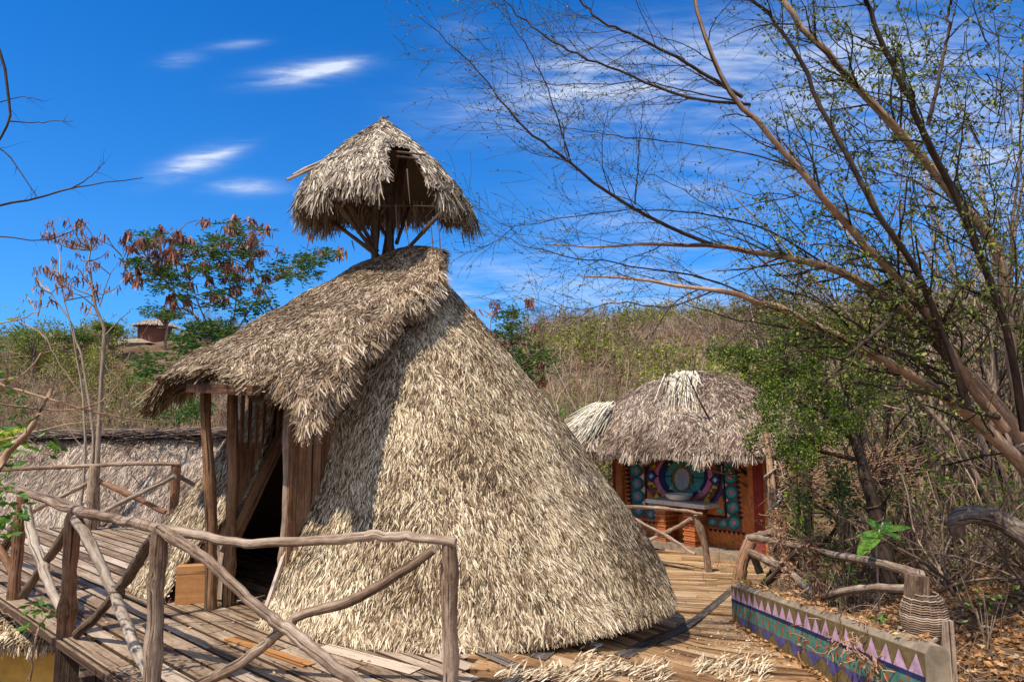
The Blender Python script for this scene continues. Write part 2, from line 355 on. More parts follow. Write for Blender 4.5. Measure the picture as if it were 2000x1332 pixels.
# ---------------------------------------------------------------- ground
def gz(X, Y):
    X = np.asarray(X, float); Y = np.asarray(Y, float)
    zr = np.clip(-.75-.10*(Y-6), -1.35, -.5)
    a = sst(-.5, 2.4, X); z = -3.1*(1-a)+zr*a
    x0 = 4.0+4.5*sst(9, 13, Y)
    z = z+(.33-.24*sst(18, 40, Y))*np.maximum(0, X-x0)*(1-sst(24, 60, X))*1.0+5*sst(30, 70, X)
    z = z+(10.3+.5*np.sin(X*.07))*sst(17, 62, Y)*(1-.08*sst(0, 40, X))
    z = z+2.3*np.exp(-(((X+28)/7)**2+((Y-57)/7)**2))
    z = z-6*sst(95, 260, Y)+.16*np.sin(X*.9+1)*np.cos(Y*.7)*sst(9, 20, np.hypot(X, Y-8))
    return z
g = G()
gx = np.concatenate([-np.geomspace(900, 14, 24), np.linspace(-13, 14, 90), np.geomspace(15, 900, 30)])
gy = np.concatenate([-np.geomspace(500, 6, 8), np.linspace(-5, 26, 100), np.geomspace(27, 1200, 40)])
U, V = np.meshgrid(gx, gy, indexing='ij'); idx = np.arange(U.size).reshape(U.shape)
g.add(np.stack([U, V, gz(U, V)], -1), np.stack([idx[:-1, :-1], idx[1:, :-1], idx[1:, 1:], idx[:-1, 1:]], -1).reshape(-1, 4), .5, None, 0, True)
tag(g.build('ground', GROUND), kind='structure')

# ---------------------------------------------------------------- boardwalk
def dz(X, Y):
    k = sst(-.3, 2.2, X); return -k*(.20+.1*(np.clip(Y, 3, 14)-4))
def clip_seg(p, d, halfs, lo, hi):                                     # part of a line inside half planes
    for n, c in halfs:                                                 # n.p <= c
        a = n[0]*d[0]+n[1]*d[1]; b = c-(n[0]*p[0]+n[1]*p[1])
        if abs(a) < 1e-9:
            if b < 0: return None
        elif a > 0: hi = min(hi, b/a)
        else: lo = max(lo, b/a)
    return (lo, hi) if hi-lo > .05 else None
def plank(g, p, d, s, e, w, th, tint, mat=0, nseg=5, top=0.):
    t = np.linspace(s, e, nseg+1); n = np.array([-d[1], d[0]])
    o = rng.uniform(-50, 50, 3); rows = []; gc = []
    tilt = rng.normal(0, .0015)
    for k in t:
        c = np.array(p)+np.array(d)*k
        for sx, sz in ((-1, 0), (1, 0), (1, -1), (-1, -1)):
            q = c+n*sx*w/2; rows.append([q[0], q[1], dz(q[0], q[1])+top+sz*th+sx*tilt]); gc.append(o+[sx*w/2, sz*th, k])
    V = np.array(rows); f = []
    for k in range(nseg):
        b = 4*k
        for a in range(4): f.append([b+a, b+(a+1) % 4, b+4+(a+1) % 4, b+4+a][::-1])
    f.append([0, 1, 2, 3]); b = 4*nseg; f.append([b+3, b+2, b+1, b])
    tn = np.full(len(f), -.9 if mat == 0 else -.25); tn[0:4*nseg:4] = tint                       # gap shade painted in: sawn edges tinted dark, the walked-on face is not
    g.add(V, f, tn, gc, mat)
bwk = G()
A_ = np.array([.7498, -.6617]); B_ = np.array([.6617, .7498]); T0 = 1.845
JX = -.28                                                              # seam where the flat deck meets the ramp
pw = .160; t = T0+pw/2; row = 0
while t < 11.5:
    p = B_*t
    cl = clip_seg(p, A_, [((0, 1), 11.15), ((-1, 0), 9.2), ((1, .10), JX+.5), ((0, -1), -2.2)], -30, 30)
    if cl:
        s, e = cl; cuts = [s]
        c = s+rng.uniform(.8, 3.2)
        while c < e-.6: cuts.append(c); c += rng.uniform(2.0, 3.4)
        cuts.append(e)
        for a, b in zip(cuts[:-1], cuts[1:]):
            tt = rng.uniform(.25, .8) if rng.random() > .1 else rng.choice([.05, .98])
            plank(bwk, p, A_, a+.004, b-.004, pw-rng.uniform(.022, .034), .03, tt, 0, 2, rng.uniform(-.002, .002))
    t += pw; row += 1
# the edge board that closes the deck on its left
plank(bwk, B_*(T0-.02), A_, -9.5, .6, .03, .05, .35, 0, 2, -.006)
RD = nrm(np.array([.95, -.31])); RN = np.array([.31, .95]); k = 3.1; ramp_pw = .20
while k < 16.5:
    p = RN*k
    hv = [((-1, -.10), -(JX+.5)-.01), ((0, -1), -2.2), ((1, 0), 2.52) if k < 8.5 else ((1, -.45), -1.14), ((.773, .634), 13.2), ((0, 1), 15.8)]
    cl = clip_seg(p, RD, hv, -20, 20)
    if cl:
        s, e = cl; cuts = [s]; c = s+rng.uniform(.8, 1.8)
        while c < e-.5: cuts.append(c); c += rng.uniform(1.3, 2.2)
        cuts.append(e)
        for a, b in zip(cuts[:-1], cuts[1:]):
            tt = rng.uniform(.15, .85) if rng.random() > .15 else rng.choice([-.1, 1.0])
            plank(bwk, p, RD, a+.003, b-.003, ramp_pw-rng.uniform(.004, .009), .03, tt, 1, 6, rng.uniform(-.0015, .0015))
    k += ramp_pw
# replaced orange plank and a bleached plank laid on top
def lay(px0, py0, px1, py1, w, m, tint):
    a = PG(px0, py0, float(0)); b = PG(px1, py1, 0.)
    for _ in range(60):
        a = .7*a+.3*PG(px0, py0, float(dz(a[0], a[1]))+.006); b = .7*b+.3*PG(px1, py1, float(dz(b[0], b[1]))+.006)
    d = nrm((b-a)[:2]); plank(bwk, a[:2], d, 0, np.linalg.norm((b-a)[:2]), w, .012, tint, m, 6, .008)
lay(450, 1245, 605, 1298, .11, 2, .75)
lay(630, 1262, 812, 1310, .13, 0, 1.25)
for q in [(1213, 1281, 1440, 1142), (1050, 1285, 1112, 1240), (940, 1272, 1070, 1330), (1235, 1080, 1350, 1112)]: lay(*q, .12, 3, rng.uniform(.3, .8))
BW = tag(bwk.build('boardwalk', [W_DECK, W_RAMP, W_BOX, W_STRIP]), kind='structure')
g = G()
for tt in np.arange(T0+.35, 11, 1.1):                                   # joists across under the planks
    pass
for s in np.arange(-8.5, 1.0, .9):
    a = A_*s+B_*(T0+.04); b = A_*s+B_*8.6
    if b[0] > -.5: b = a+(b-a)*((-.5-a[0])/(b[0]-a[0]))
    if a[1] < 3.3 or a[0] > -.8: continue
    beam(g, (a[0], a[1], -.085), (b[0], b[1], -.085), .07, .10)
g.build('joist', W_DARK, BW)
q = PG(148, 1262, -.06); q2 = PG(120, 1255, -.06); g = G()
beam(g, (q[0], q[1]+.12, -.07), (q[0], q[1]+.12, -3.2), .36, .22, up=(.35, -.93, 0), tint=.1); g.build('support_post', W_DARK, BW)
for px, py, Y, r in [(205, 1312, 4.75, .045)]:
    g = G(); q = P(px, py, Y); rough_pole(g, [(q[0], q[1], -.135), (q[0], q[1], -3.2)], r*1.1, r, 6, 10)
    g.build('support_post', W_DARK, BW)
for q in [(-6, 9.5), (-3, 7.9), (0.6, 8.6), (2.3, 6.0), (2.3, 9.5), (-.6, 3.4), (-6.5, 7.9)]:
    g = G(); z0 = float(dz(*q)); rough_pole(g, [(q[0], q[1], z0-.135), (q[0], q[1], -3.2)], .08, .08, 4, 8); g.build('support_post', W_DARK, BW)
g = G(); q = PG(187, 1296, -.12); beam(g, (q[0]-.12, q[1], -.17), (q[0]+.35, q[1]+.3, -.17), .09, .07, tint=.8); g.build('bracket', W_RAIL, BW)

# ---------------------------------------------------------------- the big hut
HC = np.array([-1.25, 8.0]); E = np.array([-.53, -.848]); T = np.array([.848, -.53])
pr_z = np.array([-.30, 0, .41, 1.23, 2.42, 3.26, 3.56, 3.70]); pr_r = np.array([3.13, 2.97, 2.70, 2.14, 1.25, .50, .24, .03])
def flz(p):
    d = p[..., :2]-HC; return d@E, d@T
def cone(u, v, grow=0.):
    th = u*2*math.pi; c, s = np.cos(th), np.sin(th)
    x = HC[0]+2.8*c
    zb = .02-.13*sst(.2, 1.6, x); z = 3.70+(zb-3.70)*v
    r = np.interp(z, pr_z, pr_r)
    ce = c*E[0]+s*E[1]                                                  # flattened on the entrance side
    k = np.where(ce > .3, .785/np.maximum(ce, .3), 9.); kk = -np.log(np.exp(-k*9)+np.exp(-9.))/9
    kk = np.minimum(kk, 1); w = sst(2.6, 1.0, z); kk = 1+(kk-1)*w
    r = r*kk*(1+.012*np.sin(th*5+z*2)+.01*np.sin(th*11+z*5))
    return np.stack([HC[0]+r*c, HC[1]+r*s, z], -1)
def cone_keep(p):
    f, l = flz(p); z = p[:, 2]
    return ~((f > .2) & (np.abs(l) < .44) & (z < 2.35)) & ~((f > .2) & (l > -.95) & (l < -.3) & (z < .32+(l+.92)*1.13))
coneout = lambda p: np.concatenate([p[:, :2]-HC, np.full((len(p), 1), .8)], 1)
hut = thing('thatched_hut', 'big cone-shaped hut of pale palm thatch with hooded doorway and open lookout on top', 'hut', (HC[0], HC[1], 0))
g = G()
grid_surf(g, cone, 260, 100, cone_keep, .22, .03, outn=coneout, thick=.10)
thatch(g, cone, 215000, .085, .0078, cone_keep, .27, .85, .06, -.10, .97, (.02, 1), (.5, 1.02), coneout, .22)
thatch(g, cone, 36000, .14, .018, cone_keep, .25, .85, .05, .0, 1.0, (.02, 1), (0, .5), coneout, .3)
thatch(g, cone, 26000, .10, .010, cone_keep, .45, .85, .05, .0, 1.0, (.955, 1.0), (.48, 1.04), coneout, .4)
# rolled lip at the base
u = np.linspace(0, 1, 261); lip = []
for dr, dzz in ((0, 0), (-.04, -.035), (-.16, -.04), (-.30, .02)):
    p = cone(u, np.ones_like(u)); d = nrm(p[:, :2]-HC); q = p.copy(); q[:, :2] += d*dr; q[:, 2] += dzz; lip.append(q)
lip = np.array(lip); idx = np.arange(4*261).reshape(4, 261)
f = np.stack([idx[:-1, :-1], idx[:-1, 1:], idx[1:, 1:], idx[1:, :-1]], -1).reshape(-1, 4); f = f[cone_keep(lip.reshape(-1, 3)[f].mean(1))]
g.add(lip, f, .1, None, 0, True)
g.build('cone_roof', TH_CONE, hut)

def HP(f, l, z):
    q = HC+E*f+T*l; return np.array([q[0], q[1], z])
# hood over the door
def hood(u, v):                                                        # u across (0 left, 1 right), v from the top to the front
    f = -.22+2.84*v; wl = -.42-.86*sst(0, .55, v); wr = .42+.46*sst(0, .30, v)+.22*sst(.55, 1., v)
    l = wl+(wr-wl)*u; ridge = 3.80-.64*f-.06*np.sin(v*math.pi)
    ridge = np.where(f < .25, ridge-.55*(.25-f)**1.3*1.2*(f < .25), ridge)
    x = l+.30*sst(0, .4, v)
    drop = np.where(x > 0, .38*np.abs(x/1.22)**3.4, .42*np.abs(x/1.0)**2.2)
    fr = sst(.86, 1., v)*.05
    z = ridge-drop-fr+.025*np.sin(l*7+f*3)+.02*np.sin(f*9)
    # the right corner hangs lower in front
    z = z-.07*sst(.40, .55, l)*sst(.6, .95, v)
    c = HC[:, None] if False else None
    return np.stack([HC[0]+E[0]*f+T[0]*l, HC[1]+E[1]*f+T[1]*l, z], -1)
def hood_keep(p):
    f, l = flz(p); lim = 2.52-.20*(l > .60)-.25*sst(-.5, -1.2, l)
    return f < lim
up = lambda p: np.tile(np.array([0, 0, 1.]), (len(p), 1))
g = G()
grid_surf(g, hood, 60, 90, hood_keep, .15, .02, outn=up, thick=.09)
thatch(g, hood, 95000, .085, .0090, hood_keep, .40, .6, .08, -.1, 1.0, (0, 1), (0, 1), up, .4)
# shaggy edges: right side, left side, front
def edge_fringe(g, fn, pts_uv, out_w, N, L, W, t0=.1, t1=1., spread=.25, down=.8, stack=.10):
    k = rng.uniform(0, len(pts_uv)-1.001, N); i = k.astype(int); fr = (k-i)[:, None]
    q = np.array(pts_uv)[i]*(1-fr)+np.array(pts_uv)[i+1]*fr
    p, n, _, pv = surf_frame(fn, q[:, 0], q[:, 1]); n = n*np.sign(n[:, 2:3])
    o = out_w(p); lay_ = rng.uniform(0, 1, (N, 1))
    ph = np.array([mnoise.noise(Vector(a*4.0)) for a in p])[:, None]
    d = nrm(o*(.75+.2*ph)+np.array([0, 0, -1.])*down+rng.normal(0, spread, (N, 3))*np.array([1, 1, .5]))
    start = p-o*rng.uniform(.0, .12, (N, 1))-n*lay_*stack+n*.02
    Ls = (L*rng.uniform(.5, 1.25, (N, 1))*(1+.75*ph))[:, 0]
    nn = nrm(np.cross(d, np.cross(n, d))+n*.01)
    blades(g, start, d, nn, Ls, W*rng.uniform(.6, 1.4, N), np.clip(t0+(t1-t0)*rng.beta(2, 1.8, N)+.2*ph[:, 0], 0, 1), .2)
outR = lambda p: np.tile(np.append(T*.9+E*.25, -.1), (len(p), 1))
outL = lambda p: np.tile(np.append(-T*.9+E*.3, -.1), (len(p), 1))
outF = lambda p: np.tile(np.append(E, -.1), (len(p), 1))
edge_fringe(g, hood, [(.985, v) for v in np.linspace(.03, .92, 10)], outR, 11000, .19, .013, .1, 1.05, .28, 1.2)
edge_fringe(g, hood, [(.94, v) for v in np.linspace(.03, .90, 10)], outR, 4500, .18, .013, .1, 1.05, .28, .8, .02)
edge_fringe(g, hood, [(.015, v) for v in np.linspace(.03, .90, 10)], outL, 4500, .2, .017, .1, 1., .22, 1.0)
edge_fringe(g, hood, [(u_, .885) for u_ in np.linspace(.76, .985, 4)], outF, 3400, .18, .013, .1, 1., .22, 1.3)
edge_fringe(g, hood, [(u_, .90) for u_ in np.linspace(.02, .22, 4)], outF, 2200, .2, .016, .1, 1., .2, .9)
edge_fringe(g, hood, [(u_, .955) for u_ in np.linspace(.2, .76, 6)], outF, 4200, .10, .013, .0, .8, .2, .35, .08)
edge_fringe(g, hood, [(u_, .02) for u_ in np.linspace(.1, .98, 5)], lambda p: np.tile(np.append(-E*.6+T*.5, .1), (len(p), 1)), 2200, .16, .015, .1, 1., .3, .25)
hoodo = g.build('entrance_hood', TH_HOOD, hut)
g = G(); edge_fringe(g, hood, [(.96, v) for v in np.linspace(.20, .34, 4)], outR, 700, .26, .02, .3, 1., .2, 1.3, .03); g.build('bleached_tuft', TH_WHITE, hoodo)
g = G(); beam(g, HP(2.47, -.37, 1.985), HP(2.515, .60, 1.935), .08, .08, tint=.0); g.build('lintel', W_JAMB, hoodo)  # lintel tinted dark to carry the shadow of the thatch above
# door posts
for (f0, l0, f1, l1, r, z1, m) in [(2.26, -.46, 2.12, -.42, .055, 1.97, W_JAMB), (1.98, -.46, 1.96, -.40, .055, 2.05, W_JAMB), (2.03, .43, 2.0, .40, .058, 1.95, W_RAIL)]:
    g = G(); a = HP(f1, l1, .0); b = HP(f0, l0, z1)
    rough_pole(g, [a, (a+b)/2+np.array([.012, .01, 0]), b], r, r*.95, 12, 8, .006, .55); g.build('door_post', m, hut)
# panelled left side of the porch: boards below, open slats above
g = G()
for i, f in enumerate(np.arange(1.22, 1.98, .085)):
    zt = 1.48 if f > 1.45 else 2.4
    beam(g, HP(f, -.475, .46+(1.98-f)*1.83-.05), HP(f, -.475, zt), .02, .078, up=(E[0], E[1], 0)); 
g.build('board_panel', W_JAMB, hut)
for f in np.arange(1.50, 1.98, .085):
    g = G(); beam(g, HP(f, -.475, 1.42), HP(f, -.475, 2.3), .022, .034, up=(E[0], E[1], 0)); g.build('slat', W_JAMB, hut)
g = G()
for i, f in enumerate(np.arange(1.2, 2.02, .09)):
    beam(g, HP(f, .475, max(.02, .3+(2.1-f)*1.7)), HP(f, .475, 2.2), .02, .084, up=(E[0], E[1], 0))
g.build('board_panel', W_JAMB, hut)
for l_ in (-.43, .44):
    g = G()
    if l_ < 0: beam(g, HP(1.98, l_, .46), HP(1.22, l_, 1.85), .035, .13, tint=.5)
    else: beam(g, HP(2.22, l_, .02), HP(1.78, l_, 1.10), .035, .09, up=(0, 0, 1), tint=1.1)
    g.build('raking_plank', W_JAMB if l_ < 0 else W_RAIL, hut)
# triangular board cheek to the left of the door and the box step
g = G()
a, b, c, d = HP(2.02, -.90, 0.02), HP(1.90, -.49, 0.02), HP(1.88, -.49, .86), HP(2.00, -.90, .38)
nrm_ = np.append(E, 0)*-.03
prism(g, [a, b, b+nrm_, a+nrm_], [d, c, c+nrm_, d+nrm_], .7, [(0, 0, 0), (.5, 0, 0), (.5, .03, 0), (0, .03, 0), (0, 0, .4), (.5, 0, .9), (.5, .03, .9), (0, .03, .4)])
g.build('cheek_board', W_RAIL, hut)
g = G(); p0 = PG(341, 1181, .002); p1 = PG(402, 1177, .002); dd = nrm(p1-p0); bk = np.array([-dd[1], dd[0], 0])*.34
prism(g, [p0, p1, p1+bk, p0+bk], [p0+[0, 0, .34], p1+[0, 0, .34], p1+bk+[0, 0, .34], p0+bk+[0, 0, .34]], .8,
      [(0, 0, 0), (.02, 0, .3), (.3, .3, .3), (.3, .3, 0), (.34, 0, 0), (.34, 0, .3), (.5, .3, .3), (.5, .3, 0)]); g.build('wooden_box', W_BOX, hut)
g = G(); p0 = PG(405, 1176, .002); p1 = PG(455, 1170, .002)
prism(g, [p0, p1, p1+bk*.1, p0+bk*.1], [p0+[0, 0, .30], p1+[0, 0, .42], p1+bk*.1+[0, 0, .42], p0+bk*.1+[0, 0, .30]], .5,
      [(0, 0, 0), (.3, 0, 0), (.3, .02, 0), (0, .02, 0), (0, 0, .3), (.3, 0, .4), (.3, .02, .4), (0, .02, .3)]); g.build('kick_board', W_RAIL, hut)
# lookout on top
LC = np.array([-1.57, 8.0]); LZ = 5.35
def cupola(u, v):
    th = u*2*math.pi; c, s = np.cos(th), np.sin(th)
    sq = 1/np.maximum(np.abs(np.cos(th-.55)), np.abs(np.sin(th-.55)))   # slightly four-sided
    r = np.interp(v, [0, .35, .7, .9, 1], [0, .41, .72, .90, .97])*(1+.10*(sq-1)); r = r*(1+.03*np.sin(th*7)+.02*np.sin(th*13+1))
    z = LZ-np.interp(v, [0, .35, .7, .9, 1], [0, .36, .69, .92, 1.08])-.05*np.sin(th*3+1)*v
    lean = .10*v*(c > 0)*c
    return np.stack([LC[0]+r*c+lean, LC[1]+r*s, z-.10*v*c*(c > 0)+.22*v*np.maximum(s, 0)-.05*v*np.maximum(-c, 0)], -1)
GA = math.atan2(-1, .50)                                                # where the opening is
def cup_keep(p):
    d = p[:, :2]-LC-[.0, 0]; a = np.arctan2(d[:, 1], d[:, 0]); da = (a-GA+math.pi) % (2*math.pi)-math.pi
    r = np.hypot(d[:, 0], d[:, 1]); w = .07+.15*sst(.35, 1., r)
    return ~((np.abs(da) < w/np.maximum(r, .3)*.9+.02) & (p[:, 2] < LZ-.52))
cout = lambda p: np.concatenate([p[:, :2]-LC, np.full((len(p), 1), .8)], 1)
def in_gap(u):
    a = u*2*math.pi; da = (a-GA+math.pi) % (2*math.pi)-math.pi; return np.abs(da) < .27
look = hut
g = G()
grid_surf(g, cupola, 90, 40, cup_keep, .15, .015, outn=cout, thick=.05)
thatch(g, cupola, 24000, .16, .0145, cup_keep, .26, .8, .09, 0., 1., (.01, 1), (0, 1), cout, .4)
radial = lambda p: nrm(np.concatenate([p[:, :2]-LC, np.zeros((len(p), 1))], 1))
ring = [(u_, .97) for u_ in np.linspace(0, 1, 80)]
ring = [q for q in ring if not in_gap(q[0])]
k0 = next((i for i in range(len(ring)-1) if ring[i+1][0]-ring[i][0] > .03), None)
for seg in ([ring] if k0 is None else [ring[:k0+1], ring[k0+1:]]):
    if len(seg) < 2: continue
    edge_fringe(g, cupola, seg, lambda p: radial(p)*.35, int(4600*len(seg)/80), .24, .017, 0., 1., .22, 1.3, .05)
    edge_fringe(g, cupola, [(a, .9) for a, _ in seg], lambda p: radial(p)*.6, int(2600*len(seg)/80), .24, .02, .1, 1., .16, 1.1, .03)
look = g.build('lookout_roof', TH_GREY, hut)
for q in [((732, 505), (735, 330), 7.9, 7.75, .045), ((762, 505), (760, 320), 7.95, 7.9, .05), ((752, 505), (790, 300), 8.1, 8.2, .05)]:
    g = G(); rough_pole(g, [P(*q[0], q[2]), P(*q[1], q[3])], q[4], q[4], 10, 8, .004); g.build('mast', W_DARK, hut)
for q in [((732, 492), (655, 395), 7.8, 7.3), ((738, 492), (680, 400), 7.9, 7.6), ((738, 500), (640, 425), 8.0, 8.6), ((788, 495), (862, 415), 7.8, 7.5), ((775, 475), (800, 400), 8.2, 8.9), ((760, 470), (700, 380), 8.1, 8.6)]:
    g = G(); rough_pole(g, [P(*q[0], q[2]), P(*q[1], q[3])], .026, .022, 6, 7, .003); g.build('strut', W_DARK, hut)
for q in [((775, 297), (832, 303), 7.35, 7.35), ((775, 306), (830, 312), 7.4, 7.4), ((735, 402), (870, 404), 7.5, 7.6)]:
    g = G(); rough_pole(g, [P(*q[0], q[2]), P(*q[1], q[3])], .013, .010, 5, 6, .002, .3); g.build('cross_pole', W_DARK, look)
for q in [((560, 352), (650, 312), 7.6, 8.0), ((572, 343), (650, 305), 7.7, 8.0), ((820, 488), (842, 492), 7.7, 7.7), ((815, 496), (838, 500), 7.6, 7.6)]:
    g = G(); rough_pole(g, [P(*q[0], q[2]), P(*q[1], q[3])], .02, .015, 4, 6, .002, .8); g.build('pole_end', W_RAIL, look)
for x, y0, y1, Y in [(860, 440, 508, 7.4), (845, 440, 495, 7.5), (795, 430, 485, 7.2), (815, 425, 470, 7.7), (905, 455, 485, 7.9), (917, 458, 490, 7.8), (690, 470, 490, 7.7), (798, 330, 400, 7.2), (776, 400, 470, 7.2)]:
    g = G(); a = P(x-3, y0, Y); b = P(x+3, y1, Y); blades(g, a[None], nrm((b-a)[None]), np.array([[0, -1., 0]]), np.linalg.norm(b-a), .014, .5, .02); g.build('hanging_strand', TH_DARK, look)

# ---------------------------------------------------------------- rough pole railings
def railing(label, loc, posts, rails, braces, group=None, lash=()):
    t = thing('pole_railing', label, 'railing', loc, group)
    for nm, lst in (('post', posts), ('top_rail', rails), ('brace', braces)):
        for pts, r0, r1, m, n in lst:
            g = G(); rough_pole(g, pts, r0, r1, n, 10, .009 if nm != 'post' else .006); g.build(nm, m, t)
    for c in lash:
        g = G(); a = np.linspace(0, 8*math.pi, 50); p = np.stack([c[0]+.05*np.cos(a), c[1]+.05*np.sin(a), c[2]+np.linspace(-.03, .03, 50)], -1)
        tubes(g, p[None], np.full((1, 50), .006), 5); g.build('lashing', W_DARK, t)
    return t
def pp(*q): return [P(*a) for a in q]
def post(px, Y, py, zb, r, m, lean=0): 
    a = P(px, py, Y); return ([(a[0]+lean, a[1], zb), (a[0]+lean*.5, a[1], (a[2]+zb)/2), a], r, r*.95, m, 10)
def dn_(Y): return 4.27+(Y-3.97)*1.05
def pn(*q): return [P(a, b, dn_(c)) for a, b, c in q]
def pstn(px, Y, *a): return post(px, dn_(Y), *a)
railing('near rough pole railing with crossed braces along the front left of the deck', (-2.13, 4.15, 0),
    [pstn(313, 4.15, 1035, -.03, .050, W_RAIL), pstn(878, 3.97, 1060, -.25, .050, W_RAIL, .02), pstn(145, 5.30, 1000, -.02, .060, W_RED), pstn(45, 6.35, 968, -.02, .055, W_RED, -.02)],
    [(pn((-90, 945, 7.6), (20, 955, 6.6), (60, 966, 6.25), (143, 996, 5.3), (225, 1014, 4.7), (315, 1034, 4.12)), .036, .032, W_RAIL, 26),
     (pn((295, 1030, 4.15), (385, 1043, 4.11), (465, 1059, 4.07), (600, 1057, 4.03), (720, 1046, 4.0), (800, 1049, 3.97), (890, 1058, 3.93)), .031, .029, W_RAIL, 34),
     (pn((25, 952, 6.8), (110, 975, 6.0), (195, 1008, 5.35)), .025, .022, W_DARK, 12)],
    [(pn((50, 985, 6.1), (62, 1040, 6.0), (85, 1110, 5.65), (125, 1205, 5.3)), .042, .036, W_PALE, 18),
     (pn((140, 1020, 5.28), (95, 1090, 5.7), (45, 1160, 6.2)), .036, .036, W_DARK, 12),
     (pn((148, 1012, 5.2), (180, 1070, 5.0), (225, 1165, 4.75), (262, 1255, 4.5), (300, 1330, 4.3)), .041, .034, W_PALE, 22),
     (pn((300, 1050, 4.28), (225, 1162, 4.85), (150, 1238, 5.22)), .036, .036, W_DARK, 16),
     (pn((312, 1033, 4.08), (400, 1090, 4.0), (480, 1165, 3.9), (545, 1215, 3.9), (620, 1275, 3.85), (740, 1365, 3.85)), .032, .036, W_RAIL, 30),
     (pn((848, 1072, 3.9), (770, 1125, 3.92), (680, 1175, 3.95), (590, 1200, 3.97), (552, 1230, 3.98), (490, 1280, 4.0), (370, 1345, 4.05)), .030, .030, W_RAIL, 30),
     (pn((-20, 1040, 6.6), (20, 1110, 6.4), (36, 1168, 6.35)), .036, .036, W_RED, 10), (pn((40, 1000, 6.4), (20, 1050, 6.6), (-30, 1130, 7.0)), .04, .04, W_DARK, 10)],
    None, [P(228, 1160, 5.12)])
railing('far rough pole railing at the back left of the deck before the long thatched roof', (-6.7, 10.9, 0),
    [post(185, 10.9, 908, -.02, .085, W_RAIL), post(345, 11.0, 905, -.02, .07, W_RED)],
    [(pp((-60, 920, 10.6), (30, 915, 10.8), (140, 911, 10.85), (240, 906, 10.9), (352, 905, 10.95)), .035, .032, W_RAIL, 24)],
    [(pp((182, 938, 10.9), (110, 975, 10.9), (60, 1000, 10.9)), .035, .035, W_RAIL, 12),
     (pp((190, 938, 10.95), (250, 965, 10.95), (322, 1000, 10.9)), .04, .04, W_RED, 12),
     (pp((342, 930, 10.8), (270, 965, 10.8), (195, 1003, 10.8)), .038, .036, W_PALE, 14),
     (pp((350, 930, 11), (385, 950, 11.3), (440, 985, 11.8)), .035, .035, W_DARK, 8)], None)
railing('pole railing beyond the big hut in front of the painted wash-stand', (3.6, 13.1, -1.05),
    [([(3.66, 13.1, -1.12), (3.60, 13.1, -.6), P(1358, 1006, 13.1)], .062, .06, W_RAIL, 8), ([(2.25, 14.4, -1.05), P(1212, 990, 14.4)], .065, .06, W_RAIL, 8)],
    [(pp((1150, 985, 15.2), (1205, 988, 14.4), (1290, 992, 13.7), (1345, 999, 13.1), (1372, 1004, 13.0)), .034, .03, W_RAIL, 16)],
    [(pp((1350, 1012, 13.1), (1310, 1035, 13.5), (1245, 1065, 14.1)), .034, .034, W_RAIL, 12), (pp((1222, 1005, 14.3), (1290, 1040, 13.6), (1358, 1082, 13.1)), .03, .03, W_RAIL, 12)])
railing('pole railing behind the painted low wall among dry vines', (3.55, 8, -.9),
    [(pp((1440, 1185, 10.3), (1447, 1110, 10.3), (1466, 1056, 10.3)), .10, .085, W_RED, 10), (pp((1605, 1260, 8.0), (1598, 1160, 8.0), (1586, 1080, 8.0)), .085, .07, W_RAIL, 10), (pp((1800, 1240, 6.0), (1792, 1170, 6.0), (1786, 1116, 6.0)), .05, .05, W_RAIL, 8)],
    [(pp((1465, 1050, 10.4), (1520, 1058, 9.4), (1600, 1078, 7.95), (1700, 1096, 6.9), (1800, 1122, 5.9)), .05, .035, W_RAIL, 24), (pp((1462, 1050, 10.4), (1510, 1040, 10.9), (1580, 1028, 11.4)), .05, .05, W_RAIL, 10)],
    [(pp((1465, 1078, 10.2), (1530, 1110, 9.0), (1590, 1160, 7.95)), .05, .05, W_RAIL, 14), (pp((1605, 1165, 7.9), (1690, 1148, 6.8), (1780, 1150, 6.0)), .04, .035, W_RAIL, 14), (pp((1470, 1080, 10.2), (1485, 1120, 10.2)), .05, .05, W_DARK, 6), (pp((1560, 1075, 8.6), (1500, 1135, 9.4)), .045, .045, W_DARK, 6)])

# ---------------------------------------------------------------- thatched wash-stand hut on the right
W0 = np.array([2.75, 17.7, -1.1]); W1 = np.array([5.38, 14.5, -1.1]); WU = nrm(W1-W0); WN = np.array([-WU[1], WU[0], 0])*-1
if WN[1] > 0: WN = -WN
WLEN = np.linalg.norm(W1-W0)
def wall_uv(px, py, off=0.):
    o = np.array([0, 0, EYE]); d = P(px, py, 1.)-o; q = W0+WN*off; k = ((q-o)@WN)/(d@WN); p = o+d*k-W0; return p@WU, p[2]
def WP(u, v, off=0.): return W0+WU*u+WN*off+np.array([0, 0, v])
wsh = thing('wash_stand_hut', 'small open hut with rounded thatch roof over a painted wall with wash basin', 'hut', (4.3, 16.4, -1.1))
def wbox(g, u0, u1, v0, v1, o0, o1, mat=0, tint=.5):
    prism(g, [WP(u0, v0, o0), WP(u1, v0, o0), WP(u1, v0, o1), WP(u0, v0, o1)], [WP(u0, v1, o0), WP(u1, v1, o0), WP(u1, v1, o1), WP(u0, v1, o1)], tint, None, mat)
g = G(); wbox(g, -.0, WLEN, 0, 2.35, -.2, 0); pwall = g.build('painted_wall', PT['orange'], wsh)
g = G(); wbox(g, WLEN-.38, WLEN+.16, 0, 2.3, .003, .22); g.build('corner_pillar', PT['orange'], wsh)
g = G(); wbox(g, -.14, .18, 0, 2.3, .003, .12); g.build('corner_pillar', PT['orange'], wsh)
g = G(); wbox(g, WLEN-.25, WLEN-.02, .05, 2.2, .222, .228); g.build('red_stripe', PT['red'], wsh)
g = G(); wbox(g, -.13, -.03, .0, 2.2, .122, .127); g.build('red_stripe', PT['red'], wsh)
